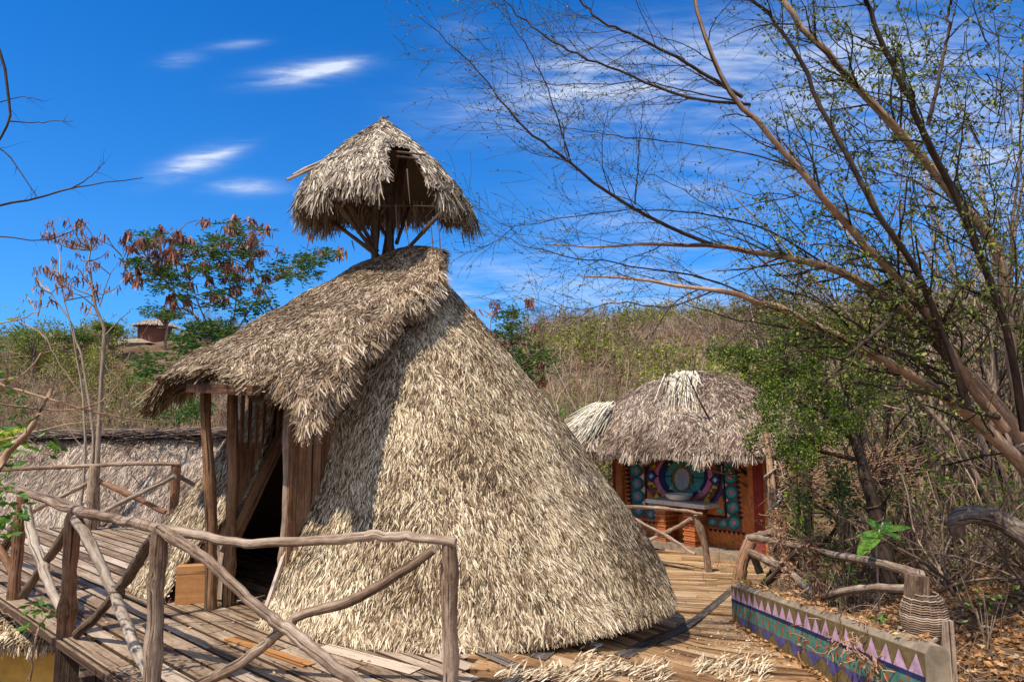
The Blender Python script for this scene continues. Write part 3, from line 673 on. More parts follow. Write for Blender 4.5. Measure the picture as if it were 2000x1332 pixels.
g = G(); wbox(g, -.3, WLEN+.5, -.12, .03, -.3, .6); g.build('plinth', CONC, wsh)
# mural, laid on in thin coats of paint (coordinates in the zoomed view)
mg = G(); mk = list(PT.keys()); lay_n = [0]
def ZP(x, y): return wall_uv(1180+x/6.053, 860+y/6.053)
def coat(pts, col, lv):
    off = .003+.003*lv; n = len(pts); c = np.mean(pts, 0)
    V = [WP(u, v, off) for u, v in pts]+[WP(*c, off)]
    mg.add(V, [[i, (i+1) % n, n] for i in range(n)], .5, None, mk.index(col))
def ell(x, y, rx, ry, col, lv, n=32):
    a = np.arange(n)*2*math.pi/n; coat([ZP(x+rx*math.cos(t), y+ry*math.sin(t)) for t in a], col, lv)
def poly(pts, col, lv): coat([ZP(*p) for p in pts], col, lv)
poly([(285, 150), (480, 150), (500, 760), (690, 830), (690, 950), (330, 900)], 'maroon', 0)
poly([(1360, 100), (1560, 120), (1640, 1100), (1150, 1000), (1180, 890), (1450, 920)], 'maroon', 0)
poly([(490, 120), (1380, 130), (1440, 900), (510, 790)], 'purple', 0)
ell(935, 450, 452, 420, 'black', 1, 40); ell(935, 450, 425, 395, 'maroon', 2, 40)
for a in np.linspace(0, 2*math.pi, 26)[:-1]:
    x, y = 935+385*math.cos(a), 450+355*math.sin(a); k = ['orange', 'yellow', 'purple', 'olive'][int(a*7) % 4]
    poly([(x-38, y+30), (x+38, y+30), (x, y-38)], k, 3)
for s_ in (0, 1):
    poly([(478, 120), (500, 120), (515, 780), (490, 778)] if s_ == 0 else [(1385, 130), (1408, 130), (1462, 915), (1435, 910)], 'black', 3)
poly([(1150, 868), (1450, 900), (1455, 922), (1150, 888)], 'black', 3)
poly([(505, 560), (660, 720), (700, 790), (515, 780)], 'orange', 2); poly([(1400, 640), (1430, 890), (1200, 865)], 'orange', 2)
ell(940, 440, 345, 300, 'pink', 4, 40); ell(940, 420, 292, 262, 'navy', 5, 40); ell(960, 430, 228, 205, 'teal', 6, 36)
poly([(640, 410), (1240, 438), (1240, 450), (640, 425)], 'navy', 7)
for x, y in [(775, 280), (1085, 290), (795, 560), (1130, 595), (650, 595), (600, 540), (705, 650), (1200, 710), (1270, 590), (600, 300), (1240, 650)]:
    poly([(x-22, y+14), (x+22, y+14), (x+4, y-22)], 'yellow', 8)
poly([(800, 395), (1065, 400), (1065, 510), (800, 500)], 'black', 7); ell(930, 455, 122, 168, 'gold', 8); 
for x, y, w in [(565, 420, 78), (1320, 465, 76)]:
    poly([(x-w, y), (x, y-w), (x+w, y), (x, y+w)], 'navy', 8); poly([(x-w*.6, y), (x, y-w*.6), (x+w*.6, y), (x, y+w*.6)], 'blue', 9); poly([(x-w*.3, y), (x, y-w*.4), (x+w*.3, y), (x, y+w*.4)], 'white', 10)
def chain(cs, r, tri_dx, zx):
    for x, y in cs:
        ell(x, y, r, r*1.12, 'dteal', 3, 20); ell(x, y, r*.72, r*.8, 'teal', 4, 20); ell(x, y, r*.30, r*.36, 'pink', 5, 14)
    for (x, y), (x2, y2) in zip(cs[:-1], cs[1:]):
        xm, ym = (x+x2)/2, (y+y2)/2
        poly([(xm+tri_dx, ym-44), (xm+tri_dx, ym+44), (xm+tri_dx*.45, ym)], 'white', 2)
        for s in np.linspace(0, 1, 4)[:-1]:
            xa, ya = x+(x2-x)*s+zx, y+(y2-y)*s; sg = math.copysign(34, zx)
            poly([(xa-sg, ya-26), (xa-sg, ya+26), (xa+sg, ya)], 'black', 2)
chain([(355, 200), (375, 355), (390, 508), (400, 660), (412, 812)], 72, 90, -108)
chain([(1470, 250), (1493, 433), (1507, 615), (1523, 795), (1542, 972)], 80, -95, 92)
for x, y in [(558, 868), (650, 880), (1280, 962), (1408, 980)]:
    ell(x, y, 60, 58, 'dteal', 3, 18); ell(x, y, 44, 42, 'teal', 4, 18); ell(x, y, 16, 16, 'pink', 5, 12)
for x in np.arange(340, 690, 50): y = 935+(x-340)*.09; poly([(x-26, y), (x+26, y+2), (x, y+42)], 'black', 1)
for x in np.arange(1150, 1660, 55): y = 1020+(x-1150)*.13; poly([(x-28, y), (x+28, y+4), (x+4, y+48)], 'black', 1)
ell(570, 748, 30, 28, 'cyan', 4, 16); ell(1372, 835, 36, 36, 'cyan', 4, 16)
mg.build('mural', [PT[k] for k in mk], pwall)
g = G(); a = np.arange(28)*2*math.pi/28
cv = np.array([ZP(935+92*math.cos(t), 455+140*math.sin(t)) for t in a])
V = [WP(u, v, .03) for u, v in cv]+[WP(u, v, .055) for u, v in (cv-cv.mean(0))*.93+cv.mean(0)]+[WP(*cv.mean(0), .06)]
g.add(V, [[i, (i+1) % 28, 28+(i+1) % 28, 28+i] for i in range(28)]); g.add(V, [[28+i, 28+(i+1) % 28, 56] for i in range(28)])
g.build('oval_mirror', MIRROR, pwall)
# counter, brick legs, bowl
u0, v0 = wall_uv(1277, 977, .28); u1, v1 = wall_uv(1392, 987, .28); vc = (v0+v1)/2
g = G(); wbox(g, u0, u1, vc-.045, vc+.045, .012, .58); g.build('counter_slab', STONE, wsh)
for xa in (1296, 1352):
    uu, _ = wall_uv(xa+4, 1040, .3); g = G()
    n = int((vc-.05)/.055)
    for i in range(n):
        k = .018 if i % 2 else 0; wbox(g, uu-.16+k, uu+.16-k, .035+i*.055, .035+i*.055+.042, .02, .50-k, 0, rng.random())
        wbox(g, uu-.12, uu+.12, .035+i*.055+.042, .035+(i+1)*.055, .025, .46, 0, .05)
    g.build('brick_leg', BRICK, wsh)
uu, _ = wall_uv(1327, 970, .3); g = G(); prof = [(.06, 0), (.20, .01), (.30, .06), (.37, .15), (.39, .155), (.35, .14), (.27, .06), (0.01, .03)]
n = 32; an = np.arange(n)*2*math.pi/n
V = np.array([[WP(uu, vc+.047, .32)+np.array([r*.88*math.cos(t), r*.75*math.sin(t), z]) for t in an] for r, z in prof]); idx = np.arange(len(prof)*n).reshape(len(prof), n)
g.add(V, np.stack([idx[:-1], np.roll(idx[:-1], -1, 1), np.roll(idx[1:], -1, 1), idx[1:]], -1).reshape(-1, 4), .5, None, 0, True)
o = g.build('wash_bowl', ENAMEL, loc=tuple(WP(uu, vc+.047, .32))); tag(o, 'shallow white enamel wash bowl on the stone counter', 'bowl')
for q in [(-.5, .55, .05), (WLEN+.3, .55, .06), (WLEN+.3, -2.5, .06), (-.3, -2.6, .06)]:
    g = G(); b0 = WP(q[0], -.15, q[1]); rough_pole(g, [b0, b0+[0, 0, 2.3]], q[2], q[2], 8, 8); g.build('roof_post', W_DARK, wsh)
RC = np.array([4.42, 16.75])
def rroof(u, v):
    th = u*2*math.pi; c, s = np.cos(th), np.sin(th)
    rr = (np.abs(c/3.2)**3.2+np.abs(s/2.15)**3.2)**(-1/3.2)
    rr = rr*(1+.02*np.sin(th*9)+.015*np.sin(th*17)); r = rr*v
    z = 2.86-1.88*(v**1.7)*(.62+.38*v)-.06*np.sin(th*2)*v
    return np.stack([RC[0]+WU[0]*r*c-WN[0]*r*s*-1*-1, RC[1]+WU[1]*r*c-WN[1]*r*s, z], -1)
rout = lambda p: np.concatenate([p[:, :2]-RC, np.full((len(p), 1), 2.)], 1)
g = G(); grid_surf(g, rroof, 90, 40, None, .2, .03, outn=rout, thick=.12)
thatch(g, rroof, 64000, .16, .017, None, .36, .5, .08, -.1, .88, (.02, 1), (0, 1), rout, .4)
rad2 = lambda p: nrm(np.concatenate([p[:, :2]-RC, np.zeros((len(p), 1))], 1))
edge_fringe(g, rroof, [(u_, .985) for u_ in np.linspace(0, 1, 100)], lambda p: rad2(p)*.3, 10000, .22, .022, .0, 1., .14, 1.2, .06)
LB = np.array([2.55, 17.75])
def lobe(u, v):
    th = u*2*math.pi; r = 1.45*v*(1+.05*np.sin(th*5))
    return np.stack([LB[0]+r*np.cos(th)*1.1, LB[1]+r*np.sin(th), 2.02-1.0*v**1.8-.0*r], -1)
lout = lambda p: np.concatenate([p[:, :2]-LB, np.full((len(p), 1), 2.)], 1)
grid_surf(g, lobe, 50, 20, None, .2, .02, outn=lout, thick=.1)
thatch(g, lobe, 11000, .22, .025, None, .3, .5, .06, 0., 1., (.02, 1), (0, 1), lout, .4)
edge_fringe(g, lobe, [(u_, .97) for u_ in np.linspace(0, 1, 50)], lambda p: nrm(np.concatenate([p[:, :2]-LB, np.zeros((len(p), 1))], 1))*.3, 2200, .3, .025, 0, 1, .12, 1.2, .08)
wroof = g.build('thatch_roof', TH_ROSE, wsh)
g = G()
def fan(g, px, py, Y, tgt, n, L, W):
    a = P(px, py, Y); ts = np.array([P(*q) for q in tgt]); k = rng.uniform(0, len(ts)-1.001, n); i = k.astype(int); f = (k-i)[:, None]
    e = ts[i]*(1-f)+ts[i+1]*f; d = e-a; d = d*rng.uniform(.6, 1.05, (n, 1)); st = a+rng.normal(0, .09, (n, 3))*[1.6, 1.6, .5]+d*rng.uniform(0, .35, (n, 1))
    L_ = np.linalg.norm(d, axis=1); blades(g, st, nrm(d), np.tile([-.3, -.6, .74], (n, 1)), L_, W, rng.uniform(.2, 1, n), .08)
fan(g, 1338, 726, 16.3, [(1308, 750, 15.9), (1320, 775, 15.5), (1332, 790, 15.2), (1348, 785, 15.2), (1362, 762, 15.6)], 260, 1, .022)
g.build('bleached_cap', TH_WHITE, wroof); g = G()
fan(g, 1190, 787, 17.2, [(1110, 822, 17.0), (1115, 845, 16.8), (1130, 858, 16.6), (1145, 850, 16.5), (1160, 838, 16.5)], 300, 1, .02)
g.build('bleached_cap', TH_WHITE, wroof)

# ---------------------------------------------------------------- painted low wall beside the ramp
X0, X1 = 2.56, 2.71
def wt(y, x=X0): return float(dz(2.56, y))+.46+.026*(8-y)
lw = thing('painted_wall', 'low concrete wall beside the ramp painted with pink triangles over a teal band', 'wall', (X0, 6, -.4))
ys = np.linspace(4.42, 8.25, 44); g = G()
sec = lambda y: [(X0, -1.0), (X0, wt(y)-.045), (X0+.03, wt(y)-.01+.012*math.sin(y*9)), (X1-.04, wt(y)+.012*math.sin(y*7)), (X1, wt(y)-.04), (X1, -1.2)]
V = np.array([[(x, y, z) for x, z in sec(y)] for y in ys]); idx = np.arange(V.size//3).reshape(len(ys), 6)
g.add(V, np.stack([idx[:-1, :-1], idx[:-1, 1:], idx[1:, 1:], idx[1:, :-1]], -1).reshape(-1, 4)); n = len(ys)
g.add(V[0], [[0, 1, 2, 3], [0, 3, 4, 5]]); g.add(V[-1], [[3, 2, 1, 0], [5, 4, 3, 0]])
g.build('wall_body', CONC, lw)
def wallpaint(parent, xf, y0, y1, top, step):
    g = G(); cols = ['olive', 'lilac', 'wteal', 'worange', 'indigo', 'navy']; ms = [PT[c] for c in cols]
    def q(pts, c, lv): 
        off = .003+.002*lv; V = [(xf-off, y, top(y)-h) for y, h in pts]; n = len(V); m = np.mean(V, 0); m[0] = xf-off
        g.add(V+[m], [[(i+1) % n, i, n] for i in range(n)], .5, None, cols.index(c))
    yy = np.arange(y0, y1-.001, step)
    for y in yy:
        e = min(y+step, y1)
        q([(y, .05), (e, .05), (e, .20), (y, .20)], 'olive', 0); q([(y, .19), (e, .19), (e, .22), (y, .22)], 'navy', 2)
        q([(y, .22), (e, .22), (e, .36), (y, .36)], 'wteal', 0); q([(y, .36), (e, .36), (e, .56), (y, .56)], 'olive', 0)
        m = (y+e)/2
        j1, j2, j3 = rng.normal(0, .008, 3); q([(y+.008+j1, .19), (m+j2*1.6, .065+j3), (e-.008+j1, .19)], 'lilac', 1)
        q([(m-.035, .29), (m, .255), (m+.035, .29), (m, .325)], 'worange', 1)
        q([(y, .22), (y+.045, .22), (y, .262)], 'worange', 1); q([(e-.045, .36), (e, .36), (e, .32)], 'worange', 1)
    for i, y in enumerate(yy[:-1:2]): q([(y, .365), (y+2*step, .365), (y+step, .47)], 'indigo', 1)
    g.build('painted_pattern', ms, parent)
wallpaint(lw, X0, 4.43, 8.24, wt, .182)
# ---------------------------------------------------------------- wicker basket on a stump
o3 = P(1805, 1205, 5.2)
bs = thing('wicker_basket', 'round wicker basket hung on a split wooden stump by the low wall', 'basket', (o3[0], o3[1], -.6))
g = G(); hh = np.linspace(-.17, .17, 22); 
for z in hh:
    r = .155*math.sqrt(max(1-(z/.22)**2, .05)); t_ = np.linspace(0, 2*math.pi, 33)
    tubes(g, np.stack([o3[0]+r*np.cos(t_), o3[1]+r*np.sin(t_), o3[2]+z+.004*np.sin(t_*12)], -1)[None], np.full((1, 33), .0065), 5, rng.uniform(.4, .9))
for t_ in np.arange(14)*2*math.pi/14:
    p = np.array([[o3[0]+.152*math.sqrt(1-(z/.22)**2)*math.cos(t_), o3[1]+.152*math.sqrt(1-(z/.22)**2)*math.sin(t_), o3[2]+z] for z in hh]); tubes(g, p[None], np.full((1, 22), .006), 5, .3)
g.build('woven_body', W_RAIL, bs)
g = G(); q = o3+[.0, .02, 0]; 
beam(g, (q[0], q[1], -.9), (q[0]-.0, q[1], o3[2]+.19), .10, .10, up=(0, 1, 0)); beam(g, (q[0]+.07, q[1]-.17, -.5), (q[0]+.07, q[1]-.17, o3[2]+.02), .075, .045, up=(0, 1, 0), tint=1); beam(g, (q[0]-.05, q[1]-.02, o3[2]+.12), (q[0]-.03, q[1]-.02, o3[2]+.30), .13, .10, up=(0, 1, 0))
g.build('stump', W_RAIL, bs)
g = G(); rough_pole(g, pp((1790, 1290, 4.7), (1815, 1262, 4.7), (1828, 1247, 4.7)), .02, .016, 8, 7); g.build('peg', W_RAIL, bs)
# ---------------------------------------------------------------- long thatched roof and low ochre hut on the left
lg = thing('long_thatched_building', 'long grey thatched roof with dark ridge behind the back left railing', 'building', (-8, 13, -3))
RA, RB = P(20, 858, 14.2), P(520, 852, 13.6); EA, EB = P(10, 1090, 12.2), P(520, 1090, 11.9)
EA[2] = EB[2] = -.9; EA[0] = -10.6; RA[0] = -10.2; RB[0] = -3.6; EB[0] = -3.6
def lroof(u, v):
    u = u[..., None]; v = v[..., None]; p = (RA*(1-u)+RB*u)*(1-v)+(EA*(1-u)+EB*u)*v
    p = p.copy(); p[..., 2:3] += .10*np.sin(v*math.pi)+.03*np.sin(u*19)*np.sin(v*7); return p
def lback(u, v):
    p = lroof(u, v); q = (RA*(1-u[..., None])+RB*u[..., None]); p[..., 1] = 2*q[..., 1]-p[..., 1]; return p
g = G(); grid_surf(g, lroof, 60, 20, None, .3, .02, outn=up, thick=.1); grid_surf(g, lback, 30, 8, None, .3, .02, outn=up)
thatch(g, lroof, 60000, .24, .0105, None, .28, .8, .05, .05, 1.0, (0, 1), (0, 1), up, .3)
thatch(g, lback, 3000, .25, .03, None, .35, .8, .05, .1, 1., (0, 1), (0, 1), up, .4)
lroofo = g.build('thatch_roof', TH_ROSE, lg)
g = G(); n = 3200; k = rng.uniform(0, 1, (n, 1)); p = RA*(1-k)+RB*k+np.array([0, 0, .07])+rng.normal(0, 1, (n, 3))*[0, .10, .045]
d = nrm(np.tile(RB-RA, (n, 1))+rng.normal(0, 1.0, (n, 3))*[1, 1, .5]); blades(g, p, d, np.tile([0, -.4, .9], (n, 1)), .45, .02, rng.uniform(0, 1, n)); g.build('ridge_cap', TH_DARK, lroofo)
g = G(); prism(g, [(-10, 12.9, -3.2), (-4, 12.6, -3.2), (-4, 15, -3.2), (-10, 15, -3.2)], [(-10, 12.9, -.75), (-4, 12.6, -.75), (-4, 15, -.75), (-10, 15, -.75)]); g.build('wall', OCHRE, lg)
lo = thing('low_ochre_hut', 'low ochre-walled hut with thatched eave tucked below the deck', 'hut', (-6, 8, -3.1))
def loroof(u, v):
    return np.stack([-10+6.1*u, 7.5-.9*v-.0*u, -.145-.20*v**1.4], -1)
g = G(); grid_surf(g, loroof, 30, 10, None, .3, .02, outn=up, thick=.08); thatch(g, loroof, 9000, .16, .016, None, .3, .8, .05, .1, 1., (0, 1), (0, 1), up, .4)
edge_fringe(g, loroof, [(u_, .98) for u_ in np.linspace(0, 1, 20)], lambda p: np.tile([0, -.3, 0.], (len(p), 1)), 3000, .12, .014, .1, 1., .15, 1.2, .05)
g.build('thatch_roof', TH_CONE, lo)
g = G(); w4 = [np.array(q) for q in ((-10, 6.95, 0.), (-3.9, 6.95, 0), (-3.9, 8.6, 0), (-10, 8.6, 0))]
prism(g, [q-[0, 0, 3.2] for q in w4], [q-[0, 0, .36] for q in w4]); g.build('wall', OCHRE, lo)
# houses on the far hill
def far_house(label, px, py, Y, w, roofh, wallh, cone_, tint):
    q = P(px, py, Y); t = thing('hill_house', label, 'house', (q[0], q[1], q[2]))
    g = G(); n = 20 if cone_ else 4; a = np.arange(n)*2*math.pi/n+(.78 if not cone_ else 0); sx = 1 if cone_ else 2.6
    V = [(q[0]+w*.75*sx*math.cos(t_), q[1]+w*.75*math.sin(t_), q[2]+z) for z in (-1.9, wallh) for t_ in a]
    g.add(V, [[i, (i+1) % n, n+(i+1) % n, n+i] for i in range(n)]); g.build('wall', REDWALL if cone_ else CONC, t)
    g = G(); V = [(q[0]+w*sx*math.cos(t_), q[1]+w*math.sin(t_), q[2]+wallh-.15) for t_ in a]+[(q[0]+w*sx*.75*math.cos(t_)*.5, q[1]+w*math.sin(t_)*.15, q[2]+wallh+roofh) for t_ in a]
    g.add(V, [[i, (i+1) % n, n+(i+1) % n, n+i] for i in range(n)], tint); g.add(V[n:]+[(q[0], q[1], q[2]+wallh+roofh*1.12)], [[i, (i+1) % n, n] for i in range(n)], tint)
    g.add(V[:n], [[(i+1) % n, i, 0] for i in range(1, n-1)], .1)
    k = 1500; th = rng.uniform(0, 2*math.pi, k); v_ = rng.uniform(0, 1, k)
    p = np.stack([q[0]+w*sx*(1-v_*.6)*np.cos(th), q[1]+w*(1-v_*.8)*np.sin(th), q[2]+wallh-.15+v_*(roofh+.15)+.03], -1)
    if cone_: blades(g, p, nrm(np.stack([np.cos(th), np.sin(th), -.6+0*th], -1)), np.tile([0, -.4, .9], (k, 1)), .35, .08, rng.uniform(.1, .8, k))
    g.build('roof', TH_GREY, t)
far_house('round red-walled house with low conical thatch roof on the left hilltop', 303, 640, 58, 1.75, .42, .25, True, .4)
far_house('long low house with flat thatch roof just below the round red house', 262, 666, 54, .85, .22, -.05, False, .5)
far_house('long low thatched house further left on the hillside', 100, 655, 52, 1.0, .3, -.1, False, .45)

# ---------------------------------------------------------------- plants
def wander(p0, d0, L, K, curl=.12, grav=0.):
    """n random twigs as polylines"""
    n = len(p0); seg = (np.broadcast_to(L, (n,))/(K-1))[:, None]; P_ = [p0]; d = nrm(d0)
    for _ in range(K-1):
        d = nrm(d+rng.normal(0, curl, (n, 3))+np.array([0, 0, grav])); P_.append(P_[-1]+d*seg)
    return np.stack(P_, 1)
def side_twigs(Pp, Rr, m, L, ang=.8, K=5, curl=.12, grav=0., t_lo=.15, bias=None, rf=.5):
    """m side twigs on each polyline"""
    n, KK, _ = Pp.shape; i = np.repeat(np.arange(n), m); t = rng.uniform(t_lo, .98, n*m)*(KK-1); k = np.minimum(t.astype(int), KK-2); f = (t-k)[:, None]
    p = Pp[i, k]*(1-f)+Pp[i, k+1]*f; d = nrm(Pp[i, k+1]-Pp[i, k]); r = (Rr[i, k]*(1-f[:, 0])+Rr[i, k+1]*f[:, 0])*rf
    q = nrm(np.cross(d, rng.normal(0, 1, (n*m, 3)))); nd_ = d*math.cos(ang)+q*math.sin(ang)
    if bias is not None: nd_ = nd_+np.array(bias)
    LL = np.broadcast_to(L, (n,))[i]*rng.uniform(.35, 1.2, n*m)*(1-.35*t/(KK-1))
    W_ = wander(p, nd_, LL, K, curl, grav)
    return W_, np.maximum(r, .0015)[:, None]*np.linspace(1, .3, K)[None]
def pts_on(Pp, m, lo=.1):
    n, KK, _ = Pp.shape; i = np.repeat(np.arange(n), m); t = rng.uniform(lo, 1, n*m)*(KK-1-1e-6); k = t.astype(int); f = (t-k)[:, None]
    return Pp[i, k]*(1-f)+Pp[i, k+1]*f
def smooth_limb(pts, n, wob=.02):
    return spline(pts, n)+rng.normal(0, wob, (n, 3))*np.linspace(0, 1, n)[:, None]

# the large leaning tree on the right
TR = thing('leaning_tree', 'large spreading tree with arching tan limbs and fine twigs leaning in from the right', 'tree', (6.9, 7.4, -.2))
trunk = G(); foot = P(2075, 990, 7.5); foot[2] = float(gz(foot[0], foot[1]))-.2; hub = P(1990, 850, 7.2)
rough_pole(trunk, [foot, P(2060, 930, 7.4), hub+[.12, 0, -.05]], .20, .15, 10, 12, .02)
limbs = [ # (px,py,depth)..., r0, r1, twigs
 ([(2040, 960, 7.4), (1975, 885, 7.2), (1880, 800, 7.0), (1800, 745, 6.8), (1700, 690, 6.6), (1600, 640, 6.4), (1490, 590, 6.3), (1400, 566, 6.2), (1260, 552, 6.1), (1140, 535, 6.0)], .10, .010),
 ([(2000, 860, 7.3), (1930, 775, 7.2), (1850, 690, 7.0), (1780, 620, 6.9), (1700, 562, 6.8), (1620, 522, 6.7), (1520, 500, 6.6), (1400, 480, 6.5), (1300, 478, 6.4), (1180, 480, 6.3), (1060, 480, 6.2)], .105, .006),
 ([(1400, 482, 6.5), (1300, 440, 6.3), (1180, 372, 6.1), (1110, 315, 6.0), (1050, 270, 5.9), (1000, 225, 5.8), (940, 150, 5.7), (880, 85, 5.6), (818, 32, 5.5)], .030, .004),
 ([(1965, 840, 7.1), (1890, 745, 7.0), (1835, 650, 6.8), (1770, 560, 6.6), (1690, 480, 6.4), (1620, 400, 6.2), (1560, 330, 6.1), (1490, 250, 6.0), (1430, 180, 5.9), (1385, 90, 5.8), (1350, -20, 5.7)], .065, .020),
 ([(1890, 790, 6.7), (1840, 650, 6.5), (1785, 520, 6.3), (1720, 425, 6.1), (1665, 325, 6.0), (1610, 225, 5.9), (1565, 120, 5.8), (1520, 50, 5.7), (1450, -20, 5.6)], .055, .020),
 ([(2010, 860, 7.4), (1975, 700, 7.2), (1950, 500, 7.0), (1860, 380, 6.8), (1770, 270, 6.6), (1690, 190, 6.5), (1620, 110, 6.4), (1550, 30, 6.3), (1520, -30, 6.3)], .075, .032),
 ([(2000, 840, 7.0), (1965, 640, 6.6), (1885, 430, 6.3), (1805, 260, 6.0), (1760, 160, 5.8), (1710, 50, 5.7), (1675, -30, 5.6)], .06, .028),
 ([(1812, 245, 6.0), (1835, 150, 5.9), (1850, 60, 5.9), (1862, -20, 5.8)], .028, .018),
 ([(1950, 815, 6.9), (1900, 800, 6.8), (1830, 772, 6.7), (1740, 758, 6.6), (1645, 748, 6.5)], .045, .015),
 ([(1800, 600, 6.4), (1765, 585, 6.3), (1735, 625, 6.2), (1690, 668, 6.1), (1650, 700, 6.1), (1635, 730, 6.1), (1605, 748, 6.1)], .036, .016),
 ([(1450, 190, 6.0), (1350, 130, 5.9), (1250, 75, 5.8), (1170, 40, 5.7), (1120, -10, 5.7)], .026, .012),
 ([(1465, 205, 6.0), (1340, 190, 5.9), (1210, 140, 5.8), (1110, 100, 5.7), (1040, 50, 5.6), (970, -10, 5.6)], .022, .008),
 ([(1450, 200, 6.0), (1350, 180, 5.9), (1260, 160, 5.9), (1150, 165, 5.8), (1050, 160, 5.7), (960, 130, 5.7)], .012, .003),
 ([(1560, 330, 6.1), (1460, 300, 6.0), (1330, 280, 5.9), (1200, 265, 5.8), (1100, 250, 5.7), (980, 230, 5.7)], .013, .003),
 ([(1240, 400, 6.2), (1245, 330, 6.1), (1250, 260, 6.0), (1260, 190, 6.0)], .012, .004),
 ([(1115, 318, 6.0), (1095, 250, 5.9), (1060, 150, 5.8), (1010, 60, 5.7), (980, 0, 5.6)], .013, .004),
 ([(1620, 522, 6.7), (1500, 450, 6.5), (1380, 420, 6.3), (1250, 410, 6.2), (1130, 420, 6.1), (1000, 440, 6.0), (920, 400, 6.0)], .016, .003),
 ([(1490, 590, 6.3), (1380, 545, 6.2), (1230, 520, 6.1), (1100, 500, 6.0), (1000, 470, 5.9), (930, 430, 5.9)], .016, .003),
 ([(1400, 566, 6.2), (1300, 600, 6.1), (1200, 590, 6.0), (1120, 620, 6.0), (1060, 615, 5.9)], .013, .003),
 ([(1700, 690, 6.6), (1620, 600, 6.5), (1500, 520, 6.4), (1420, 430, 6.3), (1330, 370, 6.2), (1240, 330, 6.1)], .014, .004),
 ([(1900, 800, 6.8), (1780, 700, 6.6), (1660, 660, 6.5), (1540, 640, 6.4), (1420, 620, 6.3), (1330, 590, 6.2)], .03, .006),
 ([(1870, 740, 6.9), (1760, 690, 6.7), (1600, 590, 6.5), (1500, 560, 6.4)], .03, .01)]
main = []
for pts, r0, r1 in limbs:
    n = 26; p = smooth_limb([P(*q) for q in pts], n, .012); r = np.linspace(r0, r1, n)**1.0
    r = (.80 if r0 > .062 else .66)*(r1+(r0-r1)*(1-np.linspace(0, 1, n))**1.15)
    tubes(trunk, p[None], r[None], 9, rng.uniform(.3, .75), 0 if r0 > .062 else 1); main.append((p, r))
trunk.build('trunk', [BARK_T, BARK_D], TR)
tw = G(); lf = G(); lfp = []
for p, r in main:
    Lm = np.linalg.norm(np.diff(p, axis=0), axis=1).sum(); m = int(7+Lm*4.6)
    A1, R1 = side_twigs(p[None], r[None], m, 1.05, .75, 8, .13, -.008, .1, (-.30, -.05, .10), .33)
    R1 = np.minimum(R1, .010); tubes(tw, A1, R1, 4, rng.uniform(.1, .7, len(A1)), 0)
    A2, R2 = side_twigs(A1, R1, 6, .40, .8, 5, .16, 0., .1, (-.12, 0, 0), .5); tubes(tw, A2, np.maximum(R2, .0016), 3, rng.uniform(0, .6, len(A2)), 0)
    lfp += [pts_on(A1, 9, .2), pts_on(A2, 3, .2), A2[:, -1]]
lfp = np.concatenate(lfp)
pxx = lfp[:, 0]/lfp[:, 1]*F+1000
keepp = rng.random(len(lfp)) < .60+.4*sst(1300, 1700, pxx)
q = lfp[keepp]; px_ = pxx[keepp]; leaves(lf, q, .024+.026*sst(1300, 1800, px_), rng.beta(2, 2, len(q)), .3)
# leafier part high on the right
q0 = []
for _ in range(330):
    c = P(rng.uniform(1540, 2080), rng.uniform(60, 720), rng.uniform(6.2, 8.2)); q0.append(c)
q0 = np.array(q0); A3 = wander(q0, rng.normal(0, 1, (len(q0), 3))+[-.4, 0, .3], .9, 8, .18); tubes(tw, A3, np.linspace(.007, .002, 8)[None]*np.ones((len(q0), 1)), 3, rng.uniform(0, .6, len(q0)), 0)
A4, R4 = side_twigs(A3, np.full(A3.shape[:2], .004), 6, .35, .8, 5); tubes(tw, A4, R4, 3, .3, 0)
q = pts_on(A4, 4); leaves(lf, q, .045, rng.beta(2, 2.2, len(q)), .5, aspect=.55)
tw.build('twigs', BARK_D, TR); lf.build('foliage', LF_SMALL, TR)

# dense green small tree in front of the wash-stand roof
def crown_pts(centres, n, fl=.8):
    out = []
    for (c, r) in centres:
        k = int(n*r**2); d = nrm(rng.normal(0, 1, (k, 3))); out.append(np.array(c)+d*(rng.uniform(.25, 1, (k, 1))**.5)*r*np.array([1, 1, fl]))
    return np.concatenate(out)
gt = thing('green_tree', 'dense dark green small-leaved tree crowding the right side of the wash-stand roof', 'tree', (5.5, 10, -.6))
g = G(); base = P(1742, 1150, 9.6)
rough_pole(g, [base, P(1722, 1060, 9.6), P(1700, 960, 9.6), P(1672, 870, 9.7), P(1650, 800, 9.8), P(1600, 720, 9.9)], .10, .05, 18, 9, .015)
lim = []
for q in [((1672, 870, 9.7), (1600, 800, 9.9), (1500, 770, 10)), ((1660, 830, 9.7), (1580, 740, 9.8), (1470, 700, 9.9), (1420, 690, 10)), ((1650, 800, 9.8), (1660, 720, 9.8), (1680, 640, 9.9)), ((1650, 800, 9.8), (1560, 680, 9.9), (1520, 620, 10)), ((1690, 900, 9.7), (1600, 880, 9.6), (1540, 850, 9.5))]:
    p = smooth_limb([P(*a) for a in q], 12); r = np.linspace(.04, .012, 12); tubes(g, p[None], r[None], 6, .3); lim.append(p)
g.build('trunk', BARK_D, gt)
g = G(); lim = np.array(lim); B1, R1 = side_twigs(lim, np.full(lim.shape[:2], .015), 22, .55, .9, 6, .15, .0); tubes(g, B1, R1, 3, .3); B2, R2 = side_twigs(B1, R1, 5, .28, .9, 4, .15); tubes(g, B2, R2, 3, .2); g.build('twigs', BARK_D, gt)
